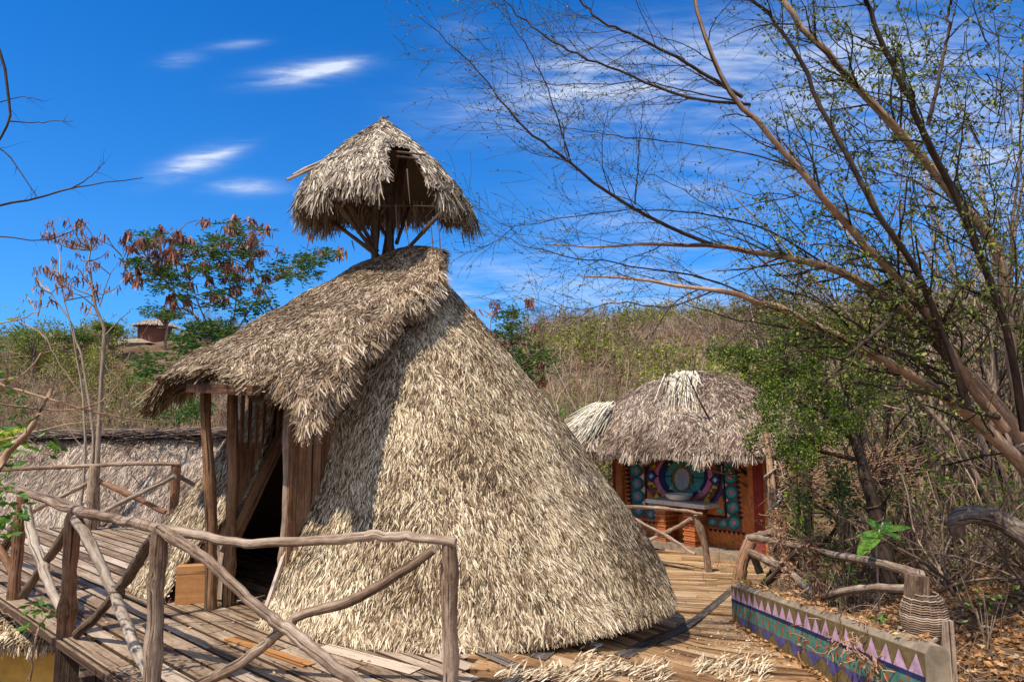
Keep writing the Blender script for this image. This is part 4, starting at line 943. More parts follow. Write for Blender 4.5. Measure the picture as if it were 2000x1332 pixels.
g = G(); cs = [(P(x, y, Y), r) for x, y, Y, r in [(1500, 720, 9.9, .42), (1440, 700, 10, .28), (1560, 690, 9.8, .45), (1620, 740, 9.6, .5), (1540, 790, 9.5, .5), (1600, 830, 9.4, .42), (1500, 860, 9.3, .32), (1660, 800, 9.6, .42), (1530, 640, 10, .38), (1470, 820, 9.6, .25), (1560, 890, 9.2, .28), (1700, 760, 9.9, .35), (1400, 690, 10.1, .18), (1640, 660, 10.2, .4)]]
q = np.concatenate([crown_pts(cs, 17000), pts_on(B2, 6)])
dn = np.array([mnoise.noise(Vector(a*3.2)) for a in q]); q = q[dn > -.06]; dn = dn[dn > -.06]
leaves(g, q, .046, np.clip(rng.beta(1.6, 2.0, len(q))+.4*dn, 0, 1), .2, aspect=.5); g.build('foliage', LF_GREEN, gt)

# trees with brown seed pods
def pods(g, c, n, L, spread):
    i = np.repeat(np.arange(len(c)), n); p = c[i]+rng.normal(0, spread, (len(i), 3))*[1, 1, .7]
    d = nrm(rng.normal(0, .28, (len(i), 3))+[0, 0, -1]); nn = nrm(np.cross(d, rng.normal(0, 1, (len(i), 3))))
    blades(g, p, d, nn, L*rng.uniform(.7, 1.3, len(i)), L*.2, rng.uniform(0, 1, len(i)), .1)
def fronds(g, c, n, L, size):
    i = np.repeat(np.arange(len(c)), n); d = rng.normal(0, 1, (len(i), 3)); d[:, 2] = d[:, 2]*.3-.05; d = nrm(d)
    A = wander(c[i], d, L, 5, .05, -.06); m = 10; q = pts_on(A, m, .15); leaves(g, q, size, np.clip(rng.beta(2, 2, len(q)), 0, 1), .1, aspect=.32, flat=.75)
def pod_tree(label, trunks, tips_pods, tips_leaf, Y, bark, pl=.15, npod=9, lsz=.07):
    b = P(*trunks[0][0][0]); t = thing('pod_tree', label, 'tree', (b[0], b[1], float(gz(b[0], b[1]))))
    g = G(); lines = []
    for pts, r0, r1 in trunks:
        p = smooth_limb([P(*q) for q in pts], 16, .02); tubes(g, p[None], .62*np.linspace(r0, r1, 16)[None], 7, rng.uniform(.3, .8)); lines.append(p)
    allp = np.concatenate(lines)
    for q in list(tips_pods)+list(tips_leaf):
        e = P(*q); k = np.argmin(np.linalg.norm((allp-e), axis=1)+np.maximum(0, allp[:, 2]-e[2]+.1)*3); s = allp[k]
        if np.linalg.norm(e-s) < 2.5:
            p = smooth_limb([s, (s+e)/2+rng.normal(0, .06, 3), e+[0, 0, .05]], 7, .01); tubes(g, p[None], np.linspace(.013, .006, 7)[None], 4, rng.random())
    g.build('trunk', bark, t)
    if len(tips_pods): 
        for c in [P(*q) for q in tips_pods]: g = G(); pods(g, c[None], int(npod*rng.uniform(.5, 1.5)), pl*rng.uniform(.7, 1.25), .05); g.build('seed_pod_cluster', LF_POD, t)
    if len(tips_leaf): g = G(); c = np.array([P(*q) for q in tips_leaf]); fronds(g, c, 9, .38, lsz); g.build('foliage', LF_FERN, t)
    return t
YT = 12.3
def cl(cx, cy, rx, ry, n, Y, dY=.5): return [(cx+rx*math.sqrt(a)*math.cos(b), cy+ry*math.sqrt(a)*math.sin(b), Y+rng.uniform(-dY, dY)) for a, b in zip(rng.random(n), rng.uniform(0, 6.28, n))]
pod_tree('slender bare grey tree hung with brown pods behind the far left railing',
  [([(190, 1040, YT), (190, 950, YT), (194, 800, YT), (203, 660, YT), (190, 600, YT), (178, 545, YT), (175, 490, YT)], .085, .02),
   ([(185, 1050, YT), (178, 950, YT), (182, 850, YT), (165, 720, YT), (140, 640, YT), (105, 570, YT)], .06, .015),
   ([(160, 1060, YT), (158, 1000, YT), (166, 900, YT), (163, 790, YT), (150, 700, YT), (130, 600, YT), (115, 540, YT)], .05, .012),
   ([(205, 655, YT), (240, 620, YT), (262, 600, YT)], .02, .008), ([(194, 600, YT), (215, 540, YT), (240, 500, YT)], .018, .006),
   ([(165, 780, YT), (110, 700, YT), (70, 620, YT)], .022, .008), ([(165, 790, YT), (230, 730, YT), (300, 610, YT)], .012, .004), ([(200, 700, YT), (215, 760, YT), (165, 905, YT)], .012, .012),
   ([(166, 880, YT), (120, 820, YT), (60, 740, YT)], .022, .006), ([(190, 900, YT), (230, 830, YT), (245, 740, YT)], .02, .006)],
  cl(150, 510, 95, 80, 34, YT)+cl(80, 560, 60, 40, 10, YT)+[(95, 435, YT), (130, 430, YT), (160, 430, YT), (103, 455, YT), (235, 560, YT), (215, 565, YT), (170, 600, YT), (140, 470, YT), (190, 470, YT)], [], YT, BARK_G, .115, 10)
YB = 15.5
pod_tree('green feathery tree with clusters of rusty pods left of the big hut',
  [([(480, 900, YB), (470, 780, YB), (440, 700, YB), (400, 640, YB), (330, 560, YB), (270, 480, YB)], .09, .015),
   ([(475, 860, YB), (460, 740, YB), (455, 640, YB), (470, 560, YB), (500, 480, YB)], .06, .012), ([(440, 700, YB), (390, 600, YB), (360, 520, YB), (340, 470, YB)], .035, .01),
   ([(560, 820, YB), (550, 640, YB), (530, 600, YB), (490, 510, YB), (470, 440, YB)], .05, .012), ([(460, 650, YB), (520, 560, YB), (590, 500, YB)], .03, .008)],
  [(250, 455, YB), (240, 470, YB), (300, 470, YB), (310, 480, YB), (345, 450, YB), (350, 455, YB), (460, 425, YB), (490, 430, YB), (520, 440, YB), (525, 450, YB), (515, 490, YB), (250, 540, YB), (300, 490, YB), (365, 530, YB), (440, 540, YB), (465, 520, YB)]+cl(400, 510, 160, 80, 60, YB, 1)+[(605, 460, YB), (630, 490, YB), (665, 488, YB)],
  cl(285, 500, 50, 60, 14, YB, .8)+cl(370, 500, 70, 55, 15, YB, .8)+cl(470, 475, 60, 50, 17, YB, .8)+cl(330, 560, 60, 50, 14, YB, .8)+cl(460, 570, 60, 60, 13, YB, .8)+cl(570, 520, 50, 30, 12, YB, .8)+cl(410, 650, 60, 30, 24, YB, .8)+cl(440, 680, 90, 40, 26, YB, .8)+cl(340, 715, 80, 28, 24, YB, .8)+cl(620, 500, 40, 15, 8, YB)+cl(510, 620, 40, 40, 12, YB), YB, BARK_G, .20, 20, .105)
YC = 14.5
pod_tree('small green tree with dark red pods just right of the big hut',
  [([(1010, 900, YC), (1000, 800, YC), (1000, 700, YC), (1003, 600, YC)], .06, .012), ([(1000, 780, YC), (960, 700, YC), (960, 620, YC)], .03, .01), ([(1000, 720, YC), (1030, 650, YC), (1030, 590, YC)], .025, .008)],
  [(965, 590, YC), (966, 605, YC), (1034, 585, YC), (1035, 590, YC), (925, 608, YC), (1045, 635, YC), (970, 655, YC), (1010, 655, YC), (1055, 665, YC), (1060, 690, YC), (1060, 710, YC), (955, 650, YC), (1060, 740, YC), (985, 670, YC)],
  cl(1004, 620, 14, 25, 10, YC, .3)+cl(975, 690, 45, 50, 20, YC, .5)+cl(1040, 700, 35, 40, 14, YC, .5)+cl(1000, 760, 40, 40, 12, YC), YC, BARK_G, .18, 12, .09)

# twigs reaching in from the left edge: one bare tree outside the frame
bt_ = thing('bare_tree', 'leafless dark tree whose thin branches reach in at the upper left edge', 'tree', (-4.6, 4.6, -3.1))
g = G(); st = np.array([-4.6, 4.6, -3.1]); top = np.array([-4.5, 4.6, 4.8]); tubes(g, spline([st, [-4.55, 4.6, 1], top], 12)[None], np.linspace(.09, .03, 12)[None], 8)
brs = []
for pts, r0, r1 in [([(-330, 300, 4.6), (-120, 180, 4.6), (-30, 60, 4.6), (5, 120, 4.6), (15, 180, 4.6), (20, 232, 4.6), (0, 270, 4.6), (-30, 330, 4.6)], .014, .006), ([(18, 237, 4.6), (70, 240, 4.6), (142, 236, 4.6)], .006, .002),
   ([(-200, 250, 4.6), (-60, 270, 4.6), (0, 290, 4.6), (40, 335, 4.6), (72, 385, 4.6)], .008, .003), ([(-300, 500, 4.6), (-100, 430, 4.6), (0, 402, 4.6), (70, 388, 4.6), (140, 368, 4.6), (200, 358, 4.6), (280, 347, 4.6)], .012, .0025), ([(140, 368, 4.6), (170, 350, 4.6), (205, 318, 4.6)], .005, .002),
   ([(-250, 520, 4.6), (-80, 470, 4.6), (0, 463, 4.6), (80, 470, 4.6), (120, 460, 4.6), (170, 436, 4.6)], .007, .002), ([(0, 200, 4.6), (40, 190, 4.6), (80, 195, 4.6)], .004, .0015)]:
    p = smooth_limb([P(*q) for q in pts], 14, .004); tubes(g, p[None], np.linspace(r0, r1, 14)[None], 5, .3); brs.append(p)
g.build('trunk', BARK_D, bt_)
g = G(); brs = np.array(brs); A1, R1 = side_twigs(brs, np.full(brs.shape[:2], .0035), 4, .22, .8, 5, .15, 0, .4); tubes(g, A1, R1, 3, .2); g.build('twigs', BARK_D, bt_)
# leafy shrub at the left edge
ls = thing('leafy_shrub', 'green shrub with broad leaves and long bare shoots at the left edge', 'shrub', (-3.6, 4.4, -3.1))
g = G(); brs = []
for pts, r0, r1 in [([(-120, 1330, 4.2), (-60, 1050, 4.2), (0, 905, 4.2), (50, 850, 4.2), (78, 800, 4.2), (100, 760, 4.2)], .03, .010), ([(-80, 720, 4.4), (0, 750, 4.4), (90, 778, 4.4), (190, 806, 4.5), (250, 818, 4.6), (330, 826, 4.8)], .010, .004),
   ([(-80, 750, 4.3), (0, 742, 4.3), (40, 735, 4.3), (75, 700, 4.3), (92, 668, 4.3), (60, 640, 4.3), (20, 620, 4.3)], .007, .003), ([(-60, 640, 4.3), (20, 628, 4.3), (60, 615, 4.3), (100, 590, 4.3)], .006, .002),
   ([(-50, 780, 4.4), (40, 795, 4.4), (120, 800, 4.4), (190, 790, 4.5), (230, 750, 4.5), (245, 720, 4.5)], .006, .003), ([(0, 860, 4.3), (60, 845, 4.3), (120, 830, 4.3), (200, 818, 4.4)], .005, .002), ([(-40, 880, 4.4), (40, 900, 4.4), (110, 875, 4.4)], .006, .003),
   ([(100, 1190, 4.6), (70, 1240, 4.6), (62, 1330, 4.6)], .006, .006), ([(70, 1240, 4.6), (30, 1210, 4.6), (-10, 1185, 4.6)], .005, .003)]:
    p = smooth_limb([P(*q) for q in pts], 14, .006); tubes(g, p[None], np.linspace(r0, r1, 14)[None], 6, .6); brs.append(p)
g.build('stems', BARK_T, ls)
g = G(); brs = np.array(brs); A1, R1 = side_twigs(brs, np.full(brs.shape[:2], .004), 5, .25, .8, 5, .15); tubes(g, A1, R1, 3, .5); g.build('twigs', BARK_T, ls)
g = G(); q = np.array([P(*a) for a in cl(25, 800, 60, 45, 40, 4.3, .2)+cl(0, 1000, 55, 60, 130, 4.2, .2)+cl(0, 880, 45, 50, 40, 4.3, .2)+cl(85, 870, 40, 20, 26, 4.3, .1)+cl(70, 1200, 30, 30, 24, 4.6, .1)+cl(20, 620, 25, 30, 10, 4.3, .1)+cl(0, 720, 20, 60, 14, 4.3, .1)])
leaves(g, q, .062, rng.beta(1.3, 2.4, len(q)), .15, aspect=.5, flat=.5); g.build('foliage', LF_BRIGHT, ls)

# scrub prototypes (things), copied one by one
def shrub(name, label, cat, loc, h, n, leafm_, nl, lsz, bark, group, spread=.55, tcol=(0, 1), t0=0.):
    t = thing(name, label, cat, loc, group); b = np.array(loc, float)
    p0 = b+rng.normal(0, .12*h, (n, 3))*[1, 1, 0]; d = rng.normal(0, spread, (n, 3)); d[:, 2] = 1
    A = wander(p0, d, h*rng.uniform(.7, 1.15, n), 9, .10, .0); Rr = np.linspace(.016, .004, 9)[None]*np.ones((n, 1))*h**.5
    g = G(); tubes(g, A, Rr, 4, rng.uniform(*tcol, n)); B, RB_ = side_twigs(A, Rr, 4, h*.38, .7, 6, .14, .0, .15); tubes(g, B, RB_, 3, rng.uniform(*tcol, len(B)))
    C, RC_ = side_twigs(B, RB_, 4, h*.18, .8, 4, .15); tubes(g, C, RC_, 3, rng.uniform(*tcol, len(C))); g.build('stems', bark, t)
    if nl: g = G(); q = pts_on(C, nl, .2); leaves(g, q, lsz, np.clip(rng.beta(2, 2, len(q))+t0, 0, 1), .1); g.build('foliage', leafm_, t)
    return t
def at(px, Y, dzv=0.): x = (px-1000)/F*Y; return (x, Y, float(gz(x, Y))+dzv)
GRP = 'dry shrubs on the slope at the right'
l1 = at(1830, 9.2); s1 = shrub('dry_shrub', 'tangled leafless brown shrub on the leafy slope, nearest the leaning tree', 'shrub', l1, 1.9, 15, LF_SCRUB, 0, .05, TW_SCRUB, GRP, .7, (.1, .75))
l2 = at(1900, 10.0); s2 = shrub('leafy_scrub', 'olive-leaved shrub under the leaning tree limbs', 'shrub', l2, 2.2, 14, LF_GREEN, 6, .065, TW_SCRUB, GRP, .6)
for i, (px, Y, sc, lab) in enumerate([(1600, 12, 1.0, 'thin brown shrub between the wash-stand and the rope-wound trunk'), (1760, 12.5, 1.25, 'tall dry shrub right behind the rope-wound trunk'), (1950, 12, 1.5, 'tall leafless thicket beside the right edge'),
        (1990, 8.3, .9, 'low bare shrub above the arched log'), (1700, 14.5, 1.5, 'dry shrub on the bank behind the green tree'), (1860, 14.5, 1.9, 'high leafless shrub far up the right bank'), (1660, 10.4, .5, 'small twiggy shrub at the foot of the green tree'), (2000, 15, 2.2, 'tallest leafless shrub at the right edge')]):
    copy_thing(s1, at(px, Y, -.05), i*1.3, sc, lab, GRP)
for i, (px, Y, sc, lab) in enumerate([(1780, 11, .8, 'green-leaved shrub left of the arched log'), (1960, 9, .55, 'small leafy shrub just behind the arched log'), (1640, 11.8, .75, 'leafy shrub beside the wash-stand corner post'), (1840, 12.8, 1.35, 'leafy shrub halfway up the bank behind the limbs'), (1980, 13.5, 1.8, 'tall leafy shrub at the right edge behind the limbs'), (1720, 16, 1.7, 'leafy shrub above the green tree crown'), (1560, 9.4, .45, 'low dark leafy shrub behind the vine-wrapped railing'), (1900, 17, 2.3, 'broad leafy tree-like shrub high on the right')]):
    copy_thing(s2, at(px, Y, -.05), i*1.7+.5, sc, lab, GRP)

# hillside scrub, one mass nobody could count
def scrub_mass(name, label, spots, h_lo, h_hi, stems, nl, lsz, seed_t, tw_w=.012, fine=2):
    g = G(); n0 = len(spots); i = np.repeat(np.arange(n0), stems); base = spots[i]+rng.normal(0, .35, (len(i), 3))*[1, 1, 0]
    hh = rng.uniform(h_lo, h_hi, n0)[i]; d = rng.normal(0, .42, (len(i), 3)); d[:, 2] = 1
    A = wander(base, d, hh*rng.uniform(.7, 1.15, len(i)), 5, .14); Rr = np.linspace(1, .35, 5)[None]*tw_w*np.ones((len(A), 1)); tv = np.clip(seed_t[i]+rng.normal(0, .2, len(i)), 0, 1)
    tubes(g, A, Rr, 3, tv, 0, smooth=False)
    B, RB_ = side_twigs(A, Rr, 5, .42*(h_lo+h_hi)/2, .7, 4, .14, .0, .2, None, .75); tubes(g, B, np.maximum(RB_, tw_w*.35), 3, np.repeat(tv, 5), 0, smooth=False)
    C, RC_ = side_twigs(B, RB_, fine, .2*(h_lo+h_hi)/2, .8, 3, .15, .0, .2, None, .8); tubes(g, C, np.maximum(RC_, tw_w*.3), 3, np.repeat(tv, 5*fine), 0, smooth=False)
    q = pts_on(C, nl, .2); gtn = np.array([mnoise.noise(Vector(a*.16)) for a in q[::1]]); k = rng.random(len(q)) < np.clip(.26+2.2*gtn, .03, 1)
    q = q[k]; gg = gtn[k]; leaves(g, q, lsz, np.clip(rng.beta(2, 2, len(q))*.8+.35*gg, 0, 1), .1, 1, .6)
    tag(g.build(name, [TW_SCRUB, LF_SCRUB]), label, 'scrub', kind='stuff')
def spots(n, Y0, Y1, px0, px1, pw_=1.):
    Y = Y0+(Y1-Y0)*rng.random(n)**pw_; px = rng.uniform(px0, px1, n); X = (px-1000)/F*Y; return np.stack([X, Y, gz(X, Y)], -1)
sp = spots(1000, 17, 36, -150, 2150, 1.); sp = sp[~((sp[:, 1] < 20) & (sp[:, 0] > 1.) & (sp[:, 0] < 9))]
scrub_mass('near_scrub', 'brown twiggy dry scrub with yellow-green leaves filling the slope behind the huts', sp, 1.3, 2.9, 6, 5, .10, rng.beta(2, 2, len(sp)), .013, 3)
sp = spots(2600, 34, 80, -200, 2200, .8); pxs = sp[:, 0]/sp[:, 1]*F+1000; sp = sp[~((pxs > 215) & (pxs < 365) & (sp[:, 1] > 45) & (sp[:, 1] < 61))]
scrub_mass('far_scrub', 'distant brown dry scrub covering the hill up to the skyline', sp, 1.5, 3.2, 5, 4, .19, rng.beta(2, 2, len(sp)), .022, 2)
# low trees with rounded crowns here and there on the hill
gt2 = None
def hill_tree(label, px, Y, h, r, lm, t0=0., flat=.55, n=2600, lsz=.13):
    x, y, z = at(px, Y); t = thing('hill_tree', label, 'tree', (x, y, z), 'green trees on the far hill')
    g = G(); c0 = np.array([x, y, z+h-r*flat]); tubes(g, spline([(x, y, z-.2), (x+.1, y, z+h*.4), c0], 8)[None], np.linspace(.12, .05, 8)[None], 6)
    A = wander(np.tile([x, y, z+h*.45], (14, 1)), rng.normal(0, .8, (14, 3))+[0, 0, .9], r*1.2, 6, .12); tubes(g, A, np.linspace(.05, .015, 6)[None]*np.ones((14, 1)), 4); g.build('trunk', BARK_G, t)
    g = G(); cs = [(c0+rng.normal(0, .45, 3)*[r, r, r*flat*.6], r*rng.uniform(.3, .55)) for _ in range(11)]
    q = crown_pts(cs, n/(11*(r*.42)**2), flat); leaves(g, q, lsz, np.clip(rng.beta(2, 2, len(q))+t0, 0, 1), .1, aspect=.6); g.build('crown', lm, t)
hill_tree('flat-topped green tree on the skyline at the left edge', 60, 46, 4.2, 2.6, LF_GREEN, .1, .4)
hill_tree('rounded green tree on the skyline between the pod trees', 150, 48, 3.4, 1.6, LF_GREEN)
hill_tree('dark green bush beside the long hill house', 205, 50, 3.0, 1.0, LF_GREEN, .1)
hill_tree('green bush hiding the foot of the round red house', 318, 53, 3.2, 1.3, LF_GREEN)
hill_tree('bright yellow-green bush low on the left slope', 30, 30, 2.6, 1.4, LF_SCRUB, .45, .4)
hill_tree('yellow-green bush behind the bare grey tree', 200, 27, 2.2, 1.5, LF_SCRUB, .45, .35)
hill_tree('bright yellow-green bush on the slope right of the big hut', 1110, 24, 3.4, 1.3, LF_BRIGHT, .1, .8, 2200, .09)
hill_tree('olive tree behind the wash-stand roof', 1330, 27, 4.4, 1.7, LF_SCRUB, .1, .8, 1500, .1)
hill_tree('pale green tree behind the twigs above the wash-stand', 1450, 25, 5.2, 2.0, LF_SCRUB, .2, .9, 1800, .09)
hill_tree('dark green tree below the round red house', 350, 34, 3.2, 1.8, LF_FERN, .1, .6)
# tall bare trees on the slope
def slope_tree(label, px, Y, h, n, bark=TW_SCRUB, grp='bare trees on the slope behind the wash-stand'):
    x, y, z = at(px, Y); t = thing('bare_tree', label, 'tree', (x, y, z), grp)
    g = G(); d = rng.normal(0, .28, (n, 3)); d[:, 2] = 1; A = wander(np.tile([x, y, z], (n, 1)), d, h*rng.uniform(.8, 1.1, n), 10, .07, .02); Rr = np.linspace(.07, .012, 10)[None]*np.ones((n, 1)); tubes(g, A, Rr, 5, rng.uniform(.4, 1, n)); g.build('trunk', bark, t)
    g = G(); B, RB_ = side_twigs(A, Rr, 14, h*.32, .6, 7, .1, .03, .25); RB_ = np.minimum(RB_, .02); tubes(g, B, RB_, 3, rng.uniform(.3, 1, len(B))); C, RC_ = side_twigs(B, RB_, 5, h*.12, .7, 4, .12, .02); tubes(g, C, np.maximum(RC_, .005), 3, rng.uniform(.2, .9, len(C))); g.build('twigs', bark, t)
    g = G(); q = pts_on(C, 1, .3); leaves(g, q, .07, rng.random(len(q)), .1); g.build('foliage', LF_SCRUB, t)
slope_tree('bare tree with upright grey stems right above the wash-stand roof', 1500, 22, 7.5, 4)
slope_tree('bare tree left of the wash-stand ridge', 1190, 24, 5.6, 4)
slope_tree('tall pale-stemmed bare tree behind the green tree', 1620, 20, 8.5, 4)
slope_tree('thin bare tree centred over the wash-stand roof', 1330, 21, 5.8, 3)
slope_tree('small bare tree just right of the red-podded tree', 1110, 21, 4.8, 3)

for k, (px, Y, h, n, lab) in enumerate([(1690, 12.5, 5.6, 7, 'dark many-stemmed tangle just right of the green tree'), (1800, 13.5, 6.8, 8, 'tall brown tangle of stems behind the tan limbs'), (1890, 12.5, 7.2, 8, 'dense brown thicket tree behind the fork of the leaning tree'), (1980, 12, 7.6, 8, 'tallest brown thicket tree at the right edge'), (1570, 15.5, 6.2, 6, 'brown thicket tree rising over the wash-stand roof end'), (1930, 16, 9.5, 8, 'high twiggy tree farthest up the right bank')]):
    slope_tree(lab, px, Y, h, n, TW_SCRUB if k % 2 else BARK_D, 'thicket trees on the right bank')
# ---------------------------------------------------------------- things on the right bank
g = G(); p = spline(pp((1870, 1040, 7.6), (1868, 1015, 7.5), (1900, 1005, 7.4), (1950, 1015, 7.3), (2000, 1045, 7.2), (2080, 1110, 7.1)), 30)
r = np.linspace(.075, .12, 30)*(1+rng.normal(0, .05, 30)); tubes(g, p[None], r[None], 12, .5, 0, cap=True); tag(g.build('fallen_log', BARK_LOG, loc=tuple(p[15])), 'dark furrowed fallen trunk arching over the bank at the right edge', 'log')
sd = P(1712, 1090, 6.9); sl_ = thing('seedling', 'seedling with large bright green leaves behind the low wall railing', 'plant', (sd[0], sd[1], float(gz(sd[0], sd[1]))))
g = G(); tubes(g, spline([(sd[0], sd[1], float(gz(sd[0], sd[1]))), sd, P(1715, 1045, 6.9), P(1725, 1020, 6.9)], 10)[None], np.linspace(.012, .006, 10)[None], 6, .7)
g.build('stem', BARK_G, sl_)
def bigleaf(g, a, b, w, t):
    a = np.array(a); b = np.array(b); d = b-a; s = nrm(np.cross(d, [0, -.5, .85])); n_ = nrm(np.cross(s, d)); k = 7; rows = []
    for i in range(k+1):
        x = i/k; c = a+d*x-np.array([0, 0, 1])*.16*np.linalg.norm(d)*x*x; ww = w*math.sin(math.pi*min(1, x*.96+.04))**.8
        rows += [c-s*ww/2+n_*ww*.12, c, c+s*ww/2+n_*ww*.12]
    f = []
    for i in range(k): o = i*3; f += [[o, o+1, o+4, o+3], [o+1, o+2, o+5, o+4]]
    g.add(rows, f, t, None, 0, True)
g = G(); hub_ = (1722, 1040, 6.9)
for e, w, t_ in [((1672, 1072, 6.6), .13, .55), ((1668, 1042, 7.0), .08, .3), ((1780, 1018, 7.0), .09, .35), ((1690, 1004, 7.1), .10, .4), ((1760, 1045, 6.6), .10, .45), ((1735, 1000, 7.2), .08, .3)]: bigleaf(g, P(*hub_), P(*e), w, t_)
g.build('leaf', LF_BRIGHT, sl_)
# saplings at the wall
for k, (px, py, Y, lab, m, n_, sz) in enumerate([(1640, 1105, 7.8, 'low bright-leaved sapling between the railing posts', LF_BRIGHT, 60, .07), (1700, 1210, 5.9, 'flat green leaves lying over the painted wall cap', LF_BRIGHT, 12, .10), (1560, 1000, 9.6, 'dark climbing plant on the wash-stand corner', LF_GREEN, 700, .06), (1920, 1160, 7.2, 'small green seedlings in the leaf litter at far right', LF_BRIGHT, 40, .06), (1640, 950, 11, 'dark leafy undergrowth beside the wash-stand corner', LF_FERN, 600, .08)]):
    c = P(px, py, Y); zg = float(gz(c[0], c[1])); t = thing('sapling', lab, 'plant', (c[0], c[1], zg)); w_ = (.35, .35, .35) if n_ < 100 else (.30, .3, .75)
    if n_ < 30: w_ = (.22, .1, .04)
    q = c+rng.normal(0, .42, (n_, 3))*w_; g = G(); leaves(g, q, sz, rng.beta(2, 2, n_), .1, aspect=.5, flat=.5); g.build('foliage', m, t)
    g = G(); A = wander(np.tile([c[0], c[1], zg], (8, 1)), (q[:8]-[c[0], c[1], zg])+[0, 0, .3], np.linalg.norm(q[:8]-[c[0], c[1], zg], axis=1), 6, .05); tubes(g, A, np.full((8, 6), .005), 4, .5); g.build('stems', BARK_G, t)
# leaf litter
n = 62000; Y = rng.uniform(4.6, 17, n); X = rng.uniform(2.9, 13, n); k = (X/Y < .95) & ~((X < 6.5) & (Y > 12)); X, Y = X[k], Y[k]
g = G(); leaves(g, np.stack([X, Y, gz(X, Y)+rng.uniform(.0, .05, len(X))], -1), .085, rng.beta(1.6, 1.6, len(X)), 0, aspect=.55, flat=.75)
q = np.stack([rng.uniform(3, 11, 1500), rng.uniform(5, 14, 1500)], -1); A = wander(np.stack([q[:, 0], q[:, 1], gz(q[:, 0], q[:, 1])+.05], -1), rng.normal(0, 1, (1500, 3))*[1, 1, .45], .6, 6, .12); tubes(g, A, np.linspace(.007, .003, 6)[None]*np.ones((1500, 1)), 3, rng.random(1500), 1)
tag(g.build('leaf_litter', [LF_DRY, TW_SCRUB]), 'thick litter of orange-brown dead leaves and sticks on the right bank', 'leaf litter', kind='stuff')
g = G(); yy = rng.uniform(4.5, 8.2, 700); xx = np.where(rng.random(700) < .5, X0-rng.exponential(.05, 700), rng.uniform(X0+.02, X1, 700)); zz = np.where(xx < X0, dz(xx, yy)+.015, [wt(a)+.008 for a in yy])
leaves(g, np.stack([xx, yy, zz], -1), .05, rng.beta(1.6, 1.6, 700), 0, aspect=.55, flat=.8); tag(g.build('wall_leaves', LF_DRY), 'dead leaves gathered on the cap and foot of the painted wall', 'leaf litter', kind='stuff')
# dead brush pile
g = G(); c = P(1640, 930, 12.0); n = 260; p0 = c+rng.uniform(-1, 1, (n, 3))*[.9, .7, .4]; A = wander(p0, rng.normal(0, 1, (n, 3))*[1, .6, .35]+[.5, 0, .2], .7, 6, .06); tubes(g, A, np.linspace(.010, .004, 6)[None]*np.ones((n, 1)), 3, rng.uniform(.4, 1, n)); 
tag(g.build('brush_pile', FIBRE, loc=tuple(c)), 'heap of pale cut sticks behind the wash-stand', 'brush pile', kind='stuff')
# posts and vines near the wash-stand corner
vt = thing('vine_wrapped_pole', 'slanting reddish pole wound with dry vine at the wash-stand corner', 'pole', (4.3, 11.2, -1.2))
g = G(); rough_pole(g, pp((1530, 1130, 11), (1508, 950, 11.2), (1492, 800, 11.4)), .075, .05, 12, 8, .012); g.build('pole', BARK_T, vt)
g = G(); a = np.linspace(0, 26, 90); l_ = spline(pp((1528, 1110, 11), (1510, 960, 11.2), (1496, 840, 11.4)), 90); tubes(g, (l_+np.stack([.10*np.cos(a), .10*np.sin(a), 0*a], -1)*rng.uniform(.7, 1.4, (90, 1)))[None], np.full((1, 90), .018), 5, .8); g.build('vine', BARK_G, vt)
for lab, q in [('dark upright pole just right of the vine-wrapped pole', ((1556, 1110, 11.5), (1552, 960, 11.5), (1545, 820, 11.6))), ('leaning dark pole under the green crown', ((1580, 1120, 11), (1575, 980, 11.2), (1560, 850, 11.5)))]:
    g = G(); rough_pole(g, pp(*q), .06, .05, 10, 8, .01); tag(g.build('wooden_pole', W_DARK, loc=tuple(P(*q[0]))), lab, 'pole')
def tangle(label, pts, n, w, tnt, nm='dry_vine_tangle'):
    t = G(); l_ = spline(pp(*pts), 20); k = rng.integers(0, 20, n); A = wander(l_[k]+rng.normal(0, w, (n, 3)), rng.normal(0, 1, (n, 3))+[0, 0, -.3], .22, 7, .5); tubes(t, A, np.full((n, 7), .005), 3, rng.uniform(*tnt, n))
    leaves(t, l_[rng.integers(0, 20, n*2)]+rng.normal(0, w*1.2, (n*2, 3)), .05, rng.random(n*2), .5); tag(t.build(nm, FIBRE, loc=tuple(l_[-1])), label, 'vine')
tangle('ball of rust-brown dry vine on the middle post of the wall railing', ((1578, 1060, 7.9), (1590, 1090, 7.9), (1600, 1180, 7.8)), 90, .03, (.1, .9))
tangle('dry vine hanging where the wall railing meets the corner pole', ((1520, 1000, 9.2), (1530, 1060, 9.0), (1540, 1130, 8.6)), 100, .04, (.1, .9))
tangle('tuft of dry vine drooping over the painted triangles', ((1548, 1150, 7.0), (1560, 1200, 6.7), (1572, 1260, 6.2)), 36, .02, (.2, 1))
tangle('tangled dry stalks along the foot of the painted wall', ((1600, 1210, 6.3), (1660, 1270, 5.2), (1720, 1300, 4.9)), 45, .03, (.2, 1))
# rope on the green tree's trunk
g = G(); a = np.linspace(0, 20, 70); l_ = spline(pp((1728, 1085, 9.6), (1713, 1020, 9.6), (1703, 975, 9.6)), 70); tubes(g, (l_+np.stack([.092*np.cos(a), .092*np.sin(a), 0*a], -1))[None], np.full((1, 70), .013), 5, .2); tag(g.build('rope', W_RAIL, loc=tuple(l_[0])), 'pale rope wound round the slim trunk of the green tree', 'rope')
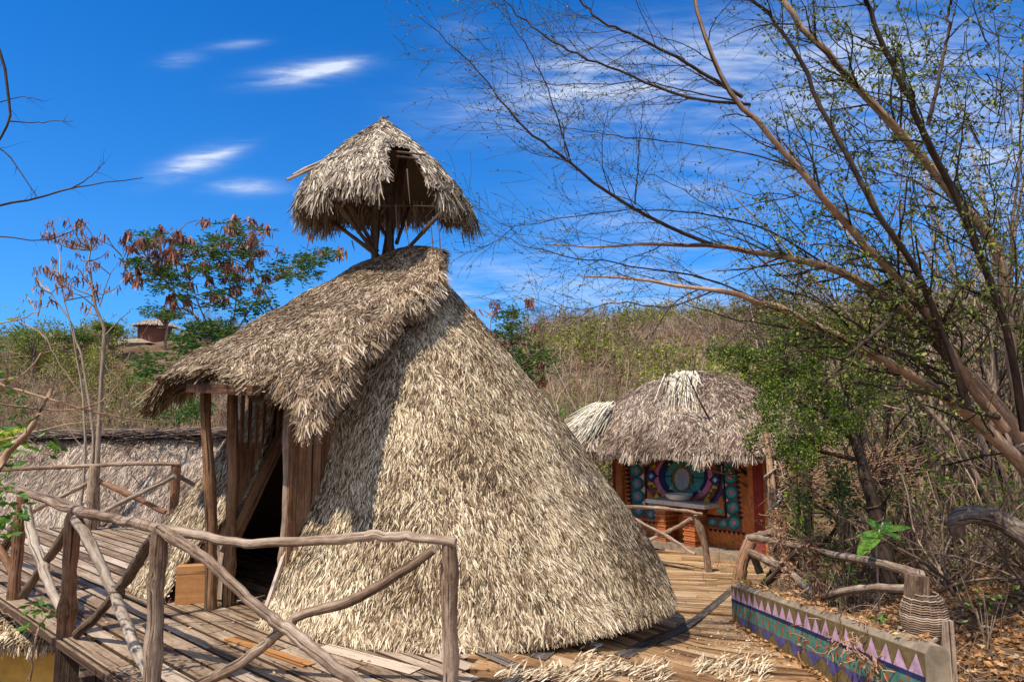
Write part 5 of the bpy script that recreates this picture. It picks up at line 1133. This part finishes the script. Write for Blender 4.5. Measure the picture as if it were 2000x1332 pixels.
# litter on the deck
g = G()
for x0, x1, y, n_ in [(1040, 1120, 1324, 110), (1120, 1215, 1313, 200), (1225, 1300, 1320, 130), (1350, 1500, 1309, 240), (965, 1060, 1328, 90)]:
    px = rng.uniform(x0, x1, n_); py = y+rng.normal(0, 11, n_)*(1+.5*np.sin(px*.04)); q = np.array([PG(a, b, -.15) for a, b in zip(px, py)])
    for _ in range(6): q = np.array([PG(a, b, float(dz(c[0], c[1]))) for a, b, c in zip(px, py, q)])
    q[:, 2] = dz(q[:, 0], q[:, 1])+rng.uniform(.008, .03, n_)
    d = nrm(rng.normal(0, .35, (n_, 3))*[1, 1, .3]+[.75, .5, .25]); blades(g, q, d, np.tile([0, 0, 1.], (n_, 1)), .10, .012, rng.beta(2, 1.6, n_))
tag(g.build('thatch_scraps', TH_CONE), 'loose strips of fallen thatch lying across the bottom of the ramp', 'thatch litter', kind='stuff')
n_ = 420; px = rng.normal(1470, 60, n_); py = rng.normal(1258, 20, n_); q = np.array([PG(a, b, -.4) for a, b in zip(px, py)])
for _ in range(8): q = np.array([PG(a, b, float(dz(c[0], c[1]))) for a, b, c in zip(px, py, q)])
q[:, 2] = dz(q[:, 0], q[:, 1])+.012; q = q[q[:, 0] < 2.5]; g = G(); leaves(g, q, .022, rng.uniform(.0, .75, len(q)), 0, aspect=.8, flat=.9); tag(g.build('gravel_chips', TH_WHITE), 'pale gravel chips strewn on the ramp beside the painted wall', 'gravel', kind='stuff')
g = G(); n_ = 420; px = rng.uniform(30, 1450, n_); py = rng.uniform(1050, 1330, n_); q = np.array([PG(a, b, 0.) for a, b in zip(px, py)])
for _ in range(4):
    q = np.array([PG(a, b, float(dz(c[0], c[1]))) for a, b, c in zip(px, py, q)])
q[:, 2] += .012; q = q[(q@np.array([B_[0], B_[1], 0])) > T0+.05]; leaves(g, q, .035, rng.random(len(q)), 0, aspect=.6, flat=.9); tag(g.build('fallen_leaves', LF_DRY), 'scattered brown leaves on the deck boards', 'leaf litter', kind='stuff')
g = G(); q = PG(1164, 1258, -.12); q[2] = float(dz(q[0], q[1]))+.012; a = np.arange(16)*2*math.pi/16
g.add([(q[0]+.052*math.cos(t_), q[1]+.045*math.sin(t_), q[2]+z+.003*math.cos(t_*3)) for z in (0, .006) for t_ in a], [[i, (i+1) % 16, 16+(i+1) % 16, 16+i] for i in range(16)]); g.add([(q[0]+.052*math.cos(t_), q[1]+.045*math.sin(t_), q[2]+.006+.003*math.cos(t_*3)) for t_ in a]+[q+[0, 0, .006]], [[i, (i+1) % 16, 16] for i in range(16)])
tag(g.build('paper_scrap', ENAMEL, loc=tuple(q)), 'small white scrap on the ramp boards in front of the big hut', 'scrap')
